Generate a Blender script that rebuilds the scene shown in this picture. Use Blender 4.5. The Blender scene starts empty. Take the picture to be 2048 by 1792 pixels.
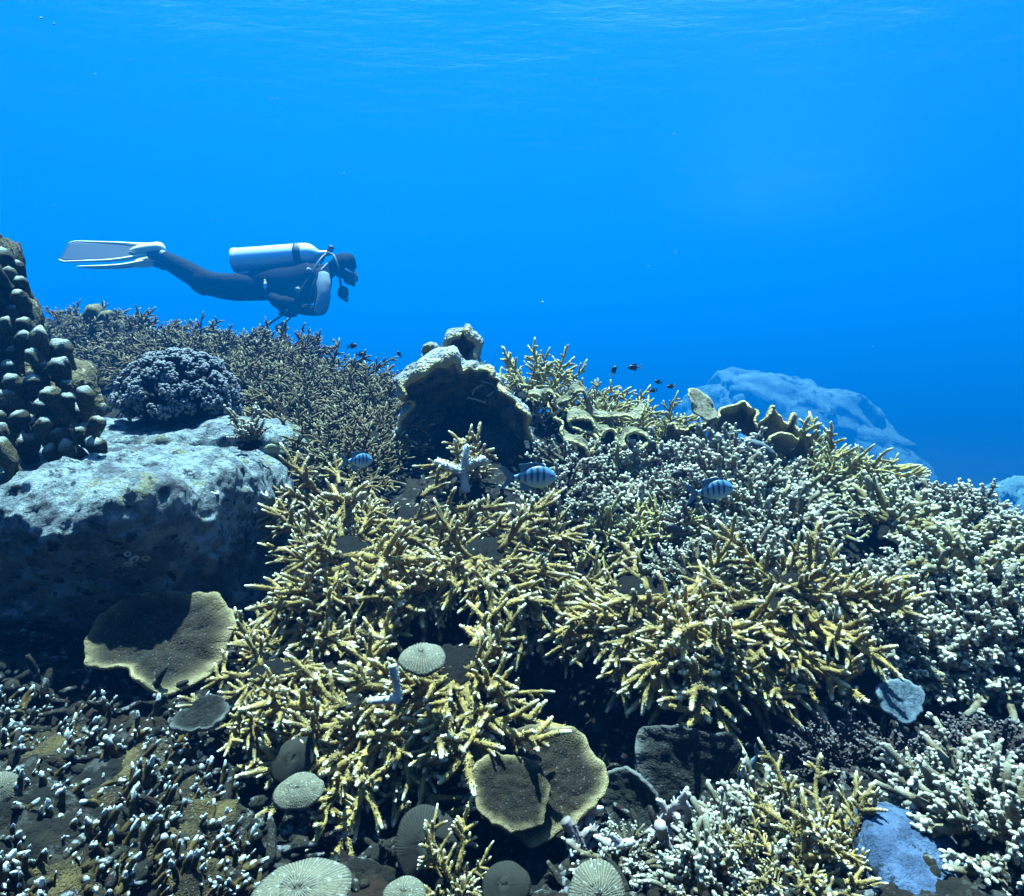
import bpy, math, random
import numpy as np
from mathutils import Vector, Matrix, Quaternion

# ------------------------------------------------------------------ camera, world, sun, exposure
SC = bpy.context.scene
COL = SC.collection
F, CX, CY = 1335.0, 1024.0, 896.0            # focal length and centre in photograph pixels
PITCH = math.radians(5.8)
cam_data = bpy.data.cameras.new('camera')
cam_data.sensor_width = 36.0
cam_data.lens = 36.0 * F / 2048.0
cam_data.clip_start = 0.02
cam_data.clip_end = 900.0
cam = bpy.data.objects.new('camera', cam_data)
COL.objects.link(cam)
cam.location = (0, 0, 0)
cam.rotation_euler = (math.pi / 2 - PITCH, 0, 0)
SC.camera = cam

SUN_EL, SUN_AZ = math.radians(79), math.radians(-12)     # azimuth from +y (ahead) towards +x
world = bpy.data.worlds.new('World')
SC.world = world
world.use_nodes = True
wn = world.node_tree
wn.nodes.clear()
sky = wn.nodes.new('ShaderNodeTexSky')
sky.sky_type = 'NISHITA'
sky.sun_disc = False
sky.sun_elevation = SUN_EL
sky.sun_rotation = SUN_AZ
bg = wn.nodes.new('ShaderNodeBackground')
bg.inputs['Strength'].default_value = 0.05
wo = wn.nodes.new('ShaderNodeOutputWorld')
wn.links.new(sky.outputs[0], bg.inputs[0])
wn.links.new(bg.outputs[0], wo.inputs[0])

sun_data = bpy.data.lights.new('sun', 'SUN')
sun_data.energy = 5.0
sun_data.angle = math.radians(1.0)
sun_data.color = (1.0, 0.97, 0.90)
sun = bpy.data.objects.new('sun', sun_data)
COL.objects.link(sun)
sd = Vector((math.cos(SUN_EL) * math.sin(SUN_AZ), math.cos(SUN_EL) * math.cos(SUN_AZ), math.sin(SUN_EL)))
sun.rotation_euler = sd.to_track_quat('Z', 'Y').to_euler()
sun.location = (0, 0, 20)

SC.view_settings.view_transform = 'Standard'
SC.view_settings.look = 'None'
SC.view_settings.exposure = 3.35
SC.view_settings.gamma = 1.0
SC.view_settings.use_curve_mapping = False
SC.cycles.use_denoising = True
SC.cycles.max_bounces = 6
SC.cycles.diffuse_bounces = 1
SC.cycles.glossy_bounces = 2
SC.cycles.transparent_max_bounces = 6
SC.cycles.volume_bounces = 0
WATER_DENSITY = 0.056
WATER_COLOR = (0.0002, 0.129, 0.44)
SURFACE_Z, FLOOR_Z = 7.0, -5.0

UPV = Vector((0, math.sin(PITCH), math.cos(PITCH)))
FWD = Vector((0, math.cos(PITCH), -math.sin(PITCH)))


def P(px, py, d):
    return Vector(((px - CX) / F * d, 0, 0)) + UPV * (-(py - CY) / F * d) + FWD * d


# ------------------------------------------------------------------ noise
def _hash(ix, iy, iz, seed):
    n = (ix * 374761393 + iy * 668265263 + iz * 2147483647 + seed * 974634777) & 0xffffffff
    n = ((n ^ (n >> 13)) * 1274126177) & 0xffffffff
    return ((n ^ (n >> 16)) & 0xffff) / 65535.0


def vnoise(p, seed=0):
    p = np.asarray(p, float)
    i = np.floor(p).astype(np.int64)
    f = p - i
    f = f * f * (3 - 2 * f)
    r = 0
    for dx in (0, 1):
        wx = f[:, 0] if dx else 1 - f[:, 0]
        for dy in (0, 1):
            wy = f[:, 1] if dy else 1 - f[:, 1]
            for dz in (0, 1):
                wz = f[:, 2] if dz else 1 - f[:, 2]
                r = r + wx * wy * wz * _hash(i[:, 0] + dx, i[:, 1] + dy, i[:, 2] + dz, seed)
    return r * 2 - 1


def fbm(p, freq=1.0, octs=4, seed=0, gain=0.5):
    p = np.asarray(p, float)
    r, a = np.zeros(len(p)), 1.0
    for k in range(octs):
        r += a * vnoise(p * freq + 17.3 * k, seed + k)
        a *= gain
        freq *= 2.03
    return r


# ------------------------------------------------------------------ materials
def nodes_of(name):
    m = bpy.data.materials.new(name)
    m.use_nodes = True
    nt = m.node_tree
    b = nt.nodes['Principled BSDF']
    return m, nt, b


def N(nt, t, **kw):
    n = nt.nodes.new(t)
    for k, v in kw.items():
        setattr(n, k, v)
    return n


def mixc(nt, fac, a, b, blend='MIX'):
    n = nt.nodes.new('ShaderNodeMix')
    n.data_type = 'RGBA'
    n.blend_type = blend
    for sock, v in ((n.inputs[0], fac), (n.inputs[6], a), (n.inputs[7], b)):
        if hasattr(v, 'is_output'):
            nt.links.new(v, sock)
        elif isinstance(v, (int, float)):
            sock.default_value = v
        else:
            sock.default_value = (*v, 1)
    return n.outputs[2]


def ramp(nt, src, lo, hi):
    n = nt.nodes.new('ShaderNodeMapRange')
    n.inputs[1].default_value = lo
    n.inputs[2].default_value = hi
    nt.links.new(src, n.inputs[0])
    return n.outputs[0]


def noise_tex(nt, scale, detail=3, rough=0.55, coord='Object'):
    tc = nt.nodes.new('ShaderNodeTexCoord')
    n = nt.nodes.new('ShaderNodeTexNoise')
    n.inputs['Scale'].default_value = scale
    n.inputs['Detail'].default_value = detail
    n.inputs['Roughness'].default_value = rough
    nt.links.new(tc.outputs[coord], n.inputs['Vector'])
    return n.outputs['Fac']


def bump(nt, b, src, strength=0.5, dist=0.01):
    n = nt.nodes.new('ShaderNodeBump')
    n.inputs['Strength'].default_value = strength
    n.inputs['Distance'].default_value = dist
    nt.links.new(src, n.inputs['Height'])
    nt.links.new(n.outputs[0], b.inputs['Normal'])


ALB = 0.56


def dim(c, k=None):
    return tuple(x * (ALB if k is None else k) for x in c)


def coral_mat(name, dark, light, tip, scale=6.0, vary=0.35, bscale=60, bstr=0.5, bdist=0.003, tip_lo=0.0, tip_hi=1.0, rough=0.85, specks=None):
    m, nt, b = nodes_of(name)
    dark, light, tip = dim(dark), dim(light), dim(tip)
    f = ramp(nt, noise_tex(nt, scale), 0.35, 0.65)
    c = mixc(nt, f, dark, light)
    if specks:
        c = mixc(nt, ramp(nt, noise_tex(nt, specks[0], 2, 0.5), 0.62, 0.70), c, dim(specks[1]))
        c = mixc(nt, ramp(nt, noise_tex(nt, specks[0] * .3, 4, 0.6), 0.52, 0.70), c, dim(specks[2]))
    oi = nt.nodes.new('ShaderNodeObjectInfo')
    r = ramp(nt, oi.outputs['Random'], 0, 1)
    mr = nt.nodes.new('ShaderNodeMapRange')
    mr.inputs[3].default_value = 1 - vary
    mr.inputs[4].default_value = 1 + vary
    nt.links.new(r, mr.inputs[0])
    hsv = nt.nodes.new('ShaderNodeHueSaturation')
    nt.links.new(mr.outputs[0], hsv.inputs['Value'])
    nt.links.new(c, hsv.inputs['Color'])
    at = nt.nodes.new('ShaderNodeAttribute')
    at.attribute_name = 'tip'
    t = ramp(nt, at.outputs['Fac'], tip_lo, tip_hi)
    c2 = mixc(nt, t, hsv.outputs[0], tip)
    nt.links.new(c2, b.inputs['Base Color'])
    b.inputs['Roughness'].default_value = rough
    b.inputs['Specular IOR Level'].default_value = 0.15
    bump(nt, b, noise_tex(nt, bscale, 2), bstr, bdist)
    return m


def plain_mat(name, color, rough=0.6, metal=0.0, var=0.15, scale=20, spec=0.3, bstr=0.15, bdist=0.003):
    m, nt, b = nodes_of(name)
    f = noise_tex(nt, scale)
    c = mixc(nt, f, tuple(x * (1 - var) for x in color), tuple(min(1, x * (1 + var)) for x in color))
    nt.links.new(c, b.inputs['Base Color'])
    b.inputs['Roughness'].default_value = rough
    b.inputs['Metallic'].default_value = metal
    b.inputs['Specular IOR Level'].default_value = spec
    bump(nt, b, noise_tex(nt, scale * 4), bstr, bdist)
    return m


def rock_mat(name, cols, scale, bscale, bstr=0.8, bdist=0.01):
    """patchwork of encrusting growth: cols = base, second, stain, dark spots"""
    m, nt, b = nodes_of(name)
    cols = [dim(c) for c in cols]
    c = mixc(nt, ramp(nt, noise_tex(nt, scale, 6, 0.7), 0.45, 0.55), cols[0], cols[1])
    c = mixc(nt, ramp(nt, noise_tex(nt, scale * 0.45, 6, 0.7), 0.57, 0.62), c, cols[2])
    c = mixc(nt, ramp(nt, noise_tex(nt, scale * 1.7, 5, 0.65), 0.56, 0.62), c, cols[3])
    if len(cols) > 4:
        tc = nt.nodes.new('ShaderNodeTexCoord')
        mp = nt.nodes.new('ShaderNodeMapping')
        mp.inputs['Location'].default_value = (3.1, 7.7, 1.3)
        nz = nt.nodes.new('ShaderNodeTexNoise')
        nz.inputs['Scale'].default_value = scale * 0.35
        nz.inputs['Detail'].default_value = 4
        nt.links.new(tc.outputs['Object'], mp.inputs[0])
        nt.links.new(mp.outputs[0], nz.inputs['Vector'])
        c = mixc(nt, ramp(nt, nz.outputs['Fac'], 0.58, 0.68), c, cols[4])
    nt.links.new(c, b.inputs['Base Color'])
    b.inputs['Roughness'].default_value = 0.9
    b.inputs['Specular IOR Level'].default_value = 0.15
    bump(nt, b, noise_tex(nt, bscale, 6, 0.7), bstr, bdist)
    return m


M = {}
M['stag'] = coral_mat('staghorn_yellow', (0.135, 0.080, 0.020), (0.43, 0.292, 0.088), (0.94, 0.84, 0.58), 9, 0.3)
M['stag_brown'] = coral_mat('staghorn_brown', (0.075, 0.05, 0.02), (0.19, 0.135, 0.055), (0.42, 0.37, 0.24), 9, 0.3)
M['stag_pale'] = coral_mat('staghorn_crest', (0.30, 0.22, 0.06), (0.52, 0.43, 0.14), (0.85, 0.84, 0.58), 9, 0.25)
M['knob'] = coral_mat('knobby_pale', (0.09, 0.065, 0.035), (0.22, 0.175, 0.105), (0.88, 0.86, 0.74), 9, 0.3, tip_lo=0.12, tip_hi=0.95)
M['knob_warm'] = coral_mat('knobby_warm', (0.15, 0.105, 0.035), (0.32, 0.25, 0.10), (0.84, 0.86, 0.70), 9, 0.3, tip_lo=0.12, tip_hi=0.95)
M['knob_shaded'] = coral_mat('knobby_shaded', (0.035, 0.022, 0.018), (0.09, 0.062, 0.05), (0.26, 0.24, 0.24), 9, 0.3, tip_lo=0.12, tip_hi=0.95)  # darker knobby copy: lower right gloom put into the reddish grey colour
M['cauli'] = coral_mat('cauliflower', (0.022, 0.018, 0.020), (0.05, 0.042, 0.042), (0.34, 0.35, 0.38), 12, 0.3, tip_lo=0.2)
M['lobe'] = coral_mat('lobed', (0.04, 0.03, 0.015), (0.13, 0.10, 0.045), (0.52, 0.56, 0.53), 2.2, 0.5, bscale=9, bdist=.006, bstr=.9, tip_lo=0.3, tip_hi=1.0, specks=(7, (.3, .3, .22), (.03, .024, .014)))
M['finger'] = coral_mat('finger_brown', (0.05, 0.03, 0.008), (0.15, 0.095, 0.028), (0.74, 0.80, 0.82), 2, 0.3, tip_lo=0.35)
M['crust'] = coral_mat('crust_brown', (0.018, 0.012, 0.005), (0.06, 0.038, 0.011), (0.13, 0.09, 0.03), 2.5, 0.1, bscale=22, bdist=0.008, bstr=.9, specks=(18, (.22, .2, .16), (.03, .02, .012)))
M['fol'] = coral_mat('foliose', (0.16, 0.17, 0.18), (0.44, 0.45, 0.44), (0.66, 0.50, 0.16), 14, 0.1, bscale=70, bdist=0.014, bstr=1.0)
M['fol_shaded'] = coral_mat('foliose_inside', (0.06, 0.07, 0.085), (0.22, 0.225, 0.235), (0.42, 0.32, 0.10), 16, 0.1, bscale=60, bdist=0.02, bstr=1.0, specks=(40, (.25, .27, .3), (.02, .022, .03)))  # darker foliose copy: shade inside the cup put into the colour
M['fol_tan'] = coral_mat('foliose_tan', (0.10, 0.085, 0.05), (0.26, 0.23, 0.145), (0.58, 0.48, 0.22), 12, 0.15, bscale=90, bdist=0.010, bstr=0.9)
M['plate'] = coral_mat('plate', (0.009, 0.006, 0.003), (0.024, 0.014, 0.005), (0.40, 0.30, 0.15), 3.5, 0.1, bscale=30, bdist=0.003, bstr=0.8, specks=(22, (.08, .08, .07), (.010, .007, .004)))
M['plate_tan'] = coral_mat('plate_tan', (0.14, 0.12, 0.075), (0.34, 0.30, 0.20), (0.6, 0.55, 0.36), 5, 0.1, bscale=24, bdist=0.006, bstr=0.9)
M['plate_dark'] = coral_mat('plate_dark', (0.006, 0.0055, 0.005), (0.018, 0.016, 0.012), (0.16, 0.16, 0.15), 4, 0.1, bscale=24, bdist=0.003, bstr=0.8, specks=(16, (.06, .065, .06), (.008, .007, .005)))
M['plate_blue'] = coral_mat('plate_blue', (0.03, 0.05, 0.07), (0.09, 0.13, 0.17), (0.22, 0.28, 0.32), 4, 0.1, bscale=24, bdist=0.003, bstr=0.8)
M['mush'] = coral_mat('mushroom', (0.028, 0.022, 0.011), (0.08, 0.064, 0.035), (0.29, 0.27, 0.21), 3, 0.2, bscale=14, bdist=0.003, specks=(9, (.34, .35, .3), (.07, .055, .025)))
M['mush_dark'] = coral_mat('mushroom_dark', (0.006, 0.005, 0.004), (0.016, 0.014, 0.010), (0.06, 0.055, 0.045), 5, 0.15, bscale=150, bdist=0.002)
M['boulder'] = rock_mat('boulder', [(0.50, 0.58, 0.62), (0.24, 0.28, 0.31), (0.40, 0.40, 0.26), (0.07, 0.075, 0.09), (0.14, 0.14, 0.17)], 22, 90, 1.0, .025)
M['ground'] = rock_mat('reef_rock', [(0.010, 0.008, 0.005), (0.022, 0.016, 0.009), (0.012, 0.007, 0.007), (0.07, 0.065, 0.06), (0.03, 0.014, 0.006)], 20, 70, 1.0, .012)
M['rubble'] = rock_mat('rubble', [(0.035, 0.028, 0.018), (0.016, 0.012, 0.008), (0.03, 0.014, 0.012), (0.22, 0.22, 0.22)], 40, 80)
M['deadwood'] = coral_mat('dead_branch', (0.24, 0.19, 0.18), (0.40, 0.34, 0.33), (0.6, 0.62, 0.66), 12, 0.2)
M['bleach'] = coral_mat('bleached', (0.36, 0.36, 0.34), (0.52, 0.53, 0.52), (0.7, 0.72, 0.74), 12, 0.1)
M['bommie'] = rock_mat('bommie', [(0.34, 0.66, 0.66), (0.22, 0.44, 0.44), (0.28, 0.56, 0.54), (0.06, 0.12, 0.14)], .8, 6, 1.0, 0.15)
M['sand'] = rock_mat('sand', [(0.03, 0.055, 0.05), (0.02, 0.035, 0.032), (0.03, 0.045, 0.04), (0.01, 0.018, 0.016)], 0.6, 6, 0.5, 0.1)
M['slab'] = rock_mat('blue_slab', [(0.09, 0.14, 0.25), (0.05, 0.08, 0.15), (0.10, 0.12, 0.14), (0.02, 0.03, 0.05)], 30, 60, 1.0, .008)
M['palerock'] = plain_mat('pale_rock', (0.06, 0.07, 0.075), 0.85, 0, 0.2, 9, 0.2, 0.5, 0.006)
M['wetsuit'] = plain_mat('wetsuit', (0.003, 0.0035, 0.005), 0.8, 0, 0.3, 9, 0.05, 0.5, 0.02)
M['bcd'] = plain_mat('buoyancy_vest', (0.002, 0.0025, 0.004), 0.8, 0, 0.2, 30, 0.04)
M['sleeve'] = plain_mat('sleeve', (0.13, 0.17, 0.19), 0.8, 0, 0.45, 10)
M['skin'] = plain_mat('skin', (0.30, 0.19, 0.13), 0.6)
M['tank'] = plain_mat('tank', (0.56, 0.66, 0.68), 0.30, 0.5, 0.04, 20, 0.5, 0.02)
M['metal'] = plain_mat('chrome', (0.7, 0.7, 0.7), 0.25, 0.9)
M['rubber'] = plain_mat('rubber', (0.02, 0.02, 0.022), 0.55)
M['finblade'] = plain_mat('fin_blade', (0.015, 0.03, 0.045), 0.6)
M['fincream'] = plain_mat('fin_cream', (0.62, 0.60, 0.38), 0.5)
M['glass'] = plain_mat('mask_lens', (0.10, 0.13, 0.15), 0.08, 0.0, 0.05, 10, 0.6, 0.0)
M['darkfish'] = plain_mat('dark_fish', (0.012, 0.012, 0.018), 0.5)
M['whitefish'] = plain_mat('white_tail', (0.32, 0.34, 0.36), 0.5)
M['eye'] = plain_mat('eye', (0.01, 0.01, 0.01), 0.2)
M['fishfin'] = plain_mat('fish_fin', (0.05, 0.10, 0.16), 0.5)
M['fishyellow'] = plain_mat('fish_yellow', (0.25, 0.20, 0.03), 0.5)
M['fishgrey'] = plain_mat('fish_grey', (0.07, 0.10, 0.12), 0.5)
M['fisholive'] = plain_mat('fish_olive', (0.15, 0.15, 0.08), 0.5)
M['speck'] = plain_mat('speck', (0.3, 0.34, 0.35), 0.8)


def striped_mat():
    m, nt, b = nodes_of('striped_fish')
    tc = nt.nodes.new('ShaderNodeTexCoord')
    sx = nt.nodes.new('ShaderNodeSeparateXYZ')
    nt.links.new(tc.outputs['Object'], sx.inputs[0])
    # x runs 0 (tail) .. 1 (nose); z up
    nz = noise_tex(nt, 9, 2)
    ad = nt.nodes.new('ShaderNodeMath'); ad.operation = 'MULTIPLY_ADD'
    nt.links.new(nz, ad.inputs[0]); ad.inputs[1].default_value = 0.04
    nt.links.new(sx.outputs['X'], ad.inputs[2])
    ml = nt.nodes.new('ShaderNodeMath'); ml.operation = 'MULTIPLY'
    nt.links.new(ad.outputs[0], ml.inputs[0]); ml.inputs[1].default_value = 46.0
    sn = nt.nodes.new('ShaderNodeMath'); sn.operation = 'SINE'
    nt.links.new(ml.outputs[0], sn.inputs[0])
    st = ramp(nt, sn.outputs[0], 0.0, 0.5)
    # stripes only over the flank, not the head or belly
    g1 = ramp(nt, sx.outputs['X'], 0.76, 0.72)
    g2 = ramp(nt, sx.outputs['Z'], -0.15, -0.02)
    mu = nt.nodes.new('ShaderNodeMath'); mu.operation = 'MULTIPLY'
    nt.links.new(g1, mu.inputs[0]); nt.links.new(g2, mu.inputs[1])
    mu2 = nt.nodes.new('ShaderNodeMath'); mu2.operation = 'MULTIPLY'
    nt.links.new(mu.outputs[0], mu2.inputs[0]); nt.links.new(st, mu2.inputs[1])
    back = mixc(nt, ramp(nt, sx.outputs['Z'], -0.12, 0.2), (0.15, 0.27, 0.38), (0.03, 0.12, 0.25))
    c = mixc(nt, mu2.outputs[0], back, (0.012, 0.035, 0.06))
    nt.links.new(c, b.inputs['Base Color'])
    b.inputs['Roughness'].default_value = 0.4
    b.inputs['Specular IOR Level'].default_value = 0.4
    return m


M['striped'] = striped_mat()


# ------------------------------------------------------------------ mesh builder
class MB:
    def __init__(s):
        s.v, s.f, s.t, s.n = [], [], [], 0

    def add(s, verts, faces, tips=0.0):
        o = s.n
        verts = np.asarray(verts, float).reshape(-1, 3)
        s.v.append(verts)
        s.n += len(verts)
        s.t.append(np.full(len(verts), tips, float) if np.isscalar(tips) else np.asarray(tips, float))
        s.f += [tuple(i + o for i in f) for f in faces]

    def mesh(s, name, smooth=True):
        me = bpy.data.meshes.new(name)
        V = np.concatenate(s.v)
        me.from_pydata(V.tolist(), [], s.f)
        a = me.attributes.new('tip', 'FLOAT', 'POINT')
        a.data.foreach_set('value', np.concatenate(s.t).astype(np.float32))
        if smooth:
            me.polygons.foreach_set('use_smooth', np.ones(len(me.polygons), bool))
        me.update()
        return me


def grid_faces(nu, nv, wrap_u=False, off=0):
    f = []
    for j in range(nv - 1):
        for i in range(nu if wrap_u else nu - 1):
            a, b = j * nu + i, j * nu + (i + 1) % nu
            f.append((off + a, off + b, off + b + nu, off + a + nu))
    return f


def frame(d):
    d = d / (np.linalg.norm(d) + 1e-9)
    a = np.array([0, 0, 1.0]) if abs(d[2]) < 0.9 else np.array([1.0, 0, 0])
    u = np.cross(d, a); u /= np.linalg.norm(u)
    return d, u, np.cross(d, u)


def tube(mb, path, radii, sides=7, tips=None, cap=True, squash=1.0):
    path = np.asarray(path, float)
    n = len(path)
    tips = np.zeros(n) if tips is None else tips
    T = np.gradient(path, axis=0)
    _, u, w = frame(T[0])
    V, tt = [], []
    for i in range(n):
        d = T[i] / (np.linalg.norm(T[i]) + 1e-9)
        u = u - d * np.dot(u, d); u /= np.linalg.norm(u) + 1e-9
        w = np.cross(d, u)
        a = np.arange(sides) * 2 * math.pi / sides
        V.append(path[i] + radii[i] * (np.cos(a)[:, None] * u + squash * np.sin(a)[:, None] * w))
        tt.append(np.full(sides, tips[i]))
    faces = grid_faces(sides, n, True)
    V = np.concatenate(V); tt = np.concatenate(tt)
    if cap:
        V = np.vstack([V, path[-1] + T[-1] / (np.linalg.norm(T[-1]) + 1e-9) * radii[-1] * 0.6, path[0]])
        tt = np.append(tt, [tips[-1], tips[0]])
        b = (n - 1) * sides
        faces += [(b + i, b + (i + 1) % sides, n * sides) for i in range(sides)]
        faces += [((i + 1) % sides, i, n * sides + 1) for i in range(sides)]
    mb.add(V, faces, tt)


def grow_path(rng, p0, d0, length, nseg, wander, up=0.0):
    p, d = np.array(p0, float), np.array(d0, float)
    d /= np.linalg.norm(d)
    out = [p.copy()]
    for k in range(nseg):
        d = d + rng.normal(0, wander, 3) + np.array([0, 0, up])
        d /= np.linalg.norm(d)
        p = p + d * length / nseg
        out.append(p.copy())
    return np.array(out)


def branch_tube(mb, rng, path, r0, r1, sides, bumps, tip_from=0.90, bh=0.75):
    n = len(path)
    t = np.linspace(0, 1, n)
    rad = (r0 + (r1 - r0) * t)
    rad[-1] *= 0.62
    tips = np.clip((t - tip_from) / (1 - tip_from), 0, 1)
    tube(mb, path, rad, sides, tips)
    if bumps:
        T = np.gradient(path, axis=0)
        V, Fc, tt = [], [], []
        for k in range(bumps):
            s = rng.uniform(0.06, 0.98) * (n - 1)
            i = min(int(s), n - 2); fr = s - i
            c = path[i] * (1 - fr) + path[i + 1] * fr
            r = rad[i] * (1 - fr) + rad[i + 1] * fr
            d, u, w = frame(T[i])
            a = k * 2.39996 + rng.uniform(-.3, .3)
            o = math.cos(a) * u + math.sin(a) * w
            q = -math.sin(a) * u + math.cos(a) * w
            b = c + o * r * 0.86
            h = r * bh * rng.uniform(.7, 1.3)
            sz = r * 0.34
            ax = o * 0.8 + d * 0.6
            V += [b + q * sz - d * sz * .6, b - q * sz - d * sz * .6, b + d * sz * 1.1, b + ax * h + q * sz * .35, b + ax * h - q * sz * .35]
            o5 = 5 * k
            Fc += [(o5, o5 + 2, o5 + 3), (o5 + 2, o5 + 1, o5 + 4), (o5 + 1, o5, o5 + 3, o5 + 4), (o5 + 3, o5 + 2, o5 + 4)]
            tv = max(0, (s / (n - 1) - tip_from) / (1 - tip_from))
            tt += [tv, tv, tv, min(1, tv + .3), min(1, tv + .3)]
        mb.add(V, Fc, tt)


def staghorn_branch(seed, fine=False, up=0.02, r=0.058, nside=(5, 8)):
    """unit-length branch along +z with side branchlets and radial corallites"""
    rng = np.random.default_rng(seed)
    mb = MB()
    sides = 5 if fine else 8
    path = grow_path(rng, (0, 0, 0), (rng.normal(0, .1), rng.normal(0, .1), 1), 1.0, 8 if fine else 12, 0.13)
    r = r * rng.uniform(.85, 1.15)
    branch_tube(mb, rng, path, r, r * 0.62, sides, 0 if fine else 130)
    k = rng.integers(*nside)
    for i in range(k):
        t = rng.uniform(0.18, 0.82)
        j = int(t * (len(path) - 1))
        d, u, w = frame(path[min(j + 1, len(path) - 1)] - path[j])
        a = i * 2.4 + rng.uniform(-.5, .5)
        o = math.cos(a) * u + math.sin(a) * w
        L = rng.uniform(.16, .42) * (1.15 - t * .6)
        sp = grow_path(rng, path[j], d * rng.uniform(.5, 1.0) + o, L, 4 if fine else 7, 0.10)
        branch_tube(mb, rng, sp, r * .78, r * .5, sides, 0 if fine else int(48 * L / .35), 0.80)
        if rng.random() < .45 and L > .28:
            q = sp[len(sp) // 2]
            o2 = o + rng.normal(0, .6, 3) + d * .6
            s2 = grow_path(rng, q, o2, L * .5, 4, .1)
            branch_tube(mb, rng, s2, r * .6, r * .42, sides, 0 if fine else 16, .65)
    return mb.mesh('staghorn_branch')


def ball(mb, c, r, seg=7, rings=5, tipf=None, axis=None, stretch=1.0):
    c = np.asarray(c, float)
    d, u, w = frame(np.array(axis if axis is not None else (0, 0, 1.0), float))
    V, tt = [], []
    for j in range(1, rings):
        ph = math.pi * j / rings
        for i in range(seg):
            a = 2 * math.pi * (i + .5 * (j % 2)) / seg
            V.append(c + r * (math.sin(ph) * (math.cos(a) * u + math.sin(a) * w) - stretch * math.cos(ph) * d))
            tt.append(j / rings)
    n = len(V)
    V += [c - d * r * stretch, c + d * r * stretch]
    tt += [0, 1]
    f = grid_faces(seg, rings - 1, True)
    f += [((i + 1) % seg, i, n) for i in range(seg)]
    b = (rings - 2) * seg
    f += [(b + i, b + (i + 1) % seg, n + 1) for i in range(seg)]
    tt = np.array(tt)
    if tipf is not None:
        tt = tipf[0] + (tipf[1] - tipf[0]) * tt
    mb.add(V, f, tt)


def knobby_sprig(seed):
    """unit sprig: upright stems crowded with short rounded nubs"""
    rng = np.random.default_rng(seed)
    mb = MB()
    ns = rng.integers(4, 7)
    for s in range(ns):
        a = s * 2.4 + rng.normal(0, .3)
        q = .25 + .75 * s / ns
        d = np.array([math.cos(a) * q, math.sin(a) * q, 1.0])
        L = rng.uniform(.55, 1.0)
        path = grow_path(rng, (0, 0, 0), d, L, 6, .10)
        tube(mb, path, np.linspace(.085, .05, 7) * rng.uniform(.8, 1.1), 6, np.linspace(0, .6, 7) ** 2.5)
        nn = rng.integers(15, 22)
        for k in range(nn):
            t = rng.uniform(.3, 1.0) if k > 1 else 1.0
            j = min(6, int(t * 6))
            fw = path[j] - path[max(j - 1, 0)]
            fw = fw / (np.linalg.norm(fw) + 1e-9)
            o = rng.normal(0, 1, 3) + fw * .7
            o /= np.linalg.norm(o)
            rr = rng.uniform(.028, .046)
            ball(mb, path[j] + o * .075, rr, 6, 4, (.05 * t, .1 + .9 * t ** 3), o, rng.uniform(1.2, 2.2))
    return mb.mesh('knobby_sprig')


def cauli_branch(seed):
    rng = np.random.default_rng(seed)
    mb = MB()
    path = grow_path(rng, (0, 0, 0), (0, 0, 1), .8, 4, .06)
    tube(mb, path, np.linspace(.11, .16, 5), 7, np.linspace(0, .1, 5))
    for k in range(26):
        o = rng.normal(0, 1, 3); o[2] = abs(o[2]) + .4; o /= np.linalg.norm(o)
        ball(mb, path[-1] + o * np.array([.22, .22, .16]), rng.uniform(.042, .065), 6, 4, (.0, 1.0), o, 1.3)
    return mb.mesh('cauliflower_branch')


def lobe_mesh(seed):
    """a stubby column with a rounded, slightly swollen cap; its paler colour also paints light from above"""
    rng = np.random.default_rng(seed)
    mb = MB()
    seg, rings = 20, 16
    V, tt = [], []
    e = rng.uniform(.8, 1.2)
    for j in range(rings):
        t = j / (rings - 1)
        if t < .45:
            z = -2.4 + t / .45 * 2.2; r = .66 + .28 * (t / .45)
        else:
            ph = (t - .45) / .55 * math.pi / 2
            z = -.2 + 1.0 * math.sin(ph); r = .98 * math.cos(ph) ** .85 + .001
        for i in range(seg):
            a = 2 * math.pi * i / seg
            V.append((r * math.cos(a) * e, r * math.sin(a) / e, z))
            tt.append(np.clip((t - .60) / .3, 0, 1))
    V = np.array(V)
    V *= 1 + .26 * fbm(V, 1.2, 4, seed)[:, None]
    V[:, 2] *= rng.uniform(.75, 1.2)
    mb.add(V, grid_faces(seg, rings, True), tt)
    return mb.mesh('lobe')


def finger_mesh(seed):
    """a knuckly clump of one to four fused fingers with pale ends"""
    rng = np.random.default_rng(seed)
    mb = MB()
    for k in range(rng.integers(1, 5)):
        d = np.array([rng.normal(0, .35), rng.normal(0, .35), 1.0])
        L = rng.uniform(.6, 1.25) if k else 1.2
        path = grow_path(rng, (rng.normal(0, .12), rng.normal(0, .12), -.25), d, L, 9, .13)
        rad = np.array([.22, .20, .17, .16, .155, .15, .145, .135, .11, .06]) * rng.uniform(.75, 1.15)
        rad = rad * (1 + rng.uniform(-.14, .14, 10))
        tips = np.clip((np.linspace(0, 1, 10) - rng.uniform(.66, .80)) / .2, 0, 1)
        m2 = MB()
        tube(m2, path, rad, 10, tips, squash=rng.uniform(.65, 1.1))
        V = np.concatenate(m2.v)
        V = V + .05 * np.column_stack([fbm(V, 5, 3, seed), fbm(V, 5, 3, seed + 3), fbm(V, 5, 3, seed + 6)])
        mb.add(V, m2.f, np.clip(np.concatenate(m2.t) * (1 + .5 * fbm(V, 7, 2, seed + 8)), 0, 1))
        branch_tube(mb, rng, path[2:], .12, .08, 5, 26, .6, .8)
    return mb.mesh('finger')


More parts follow.
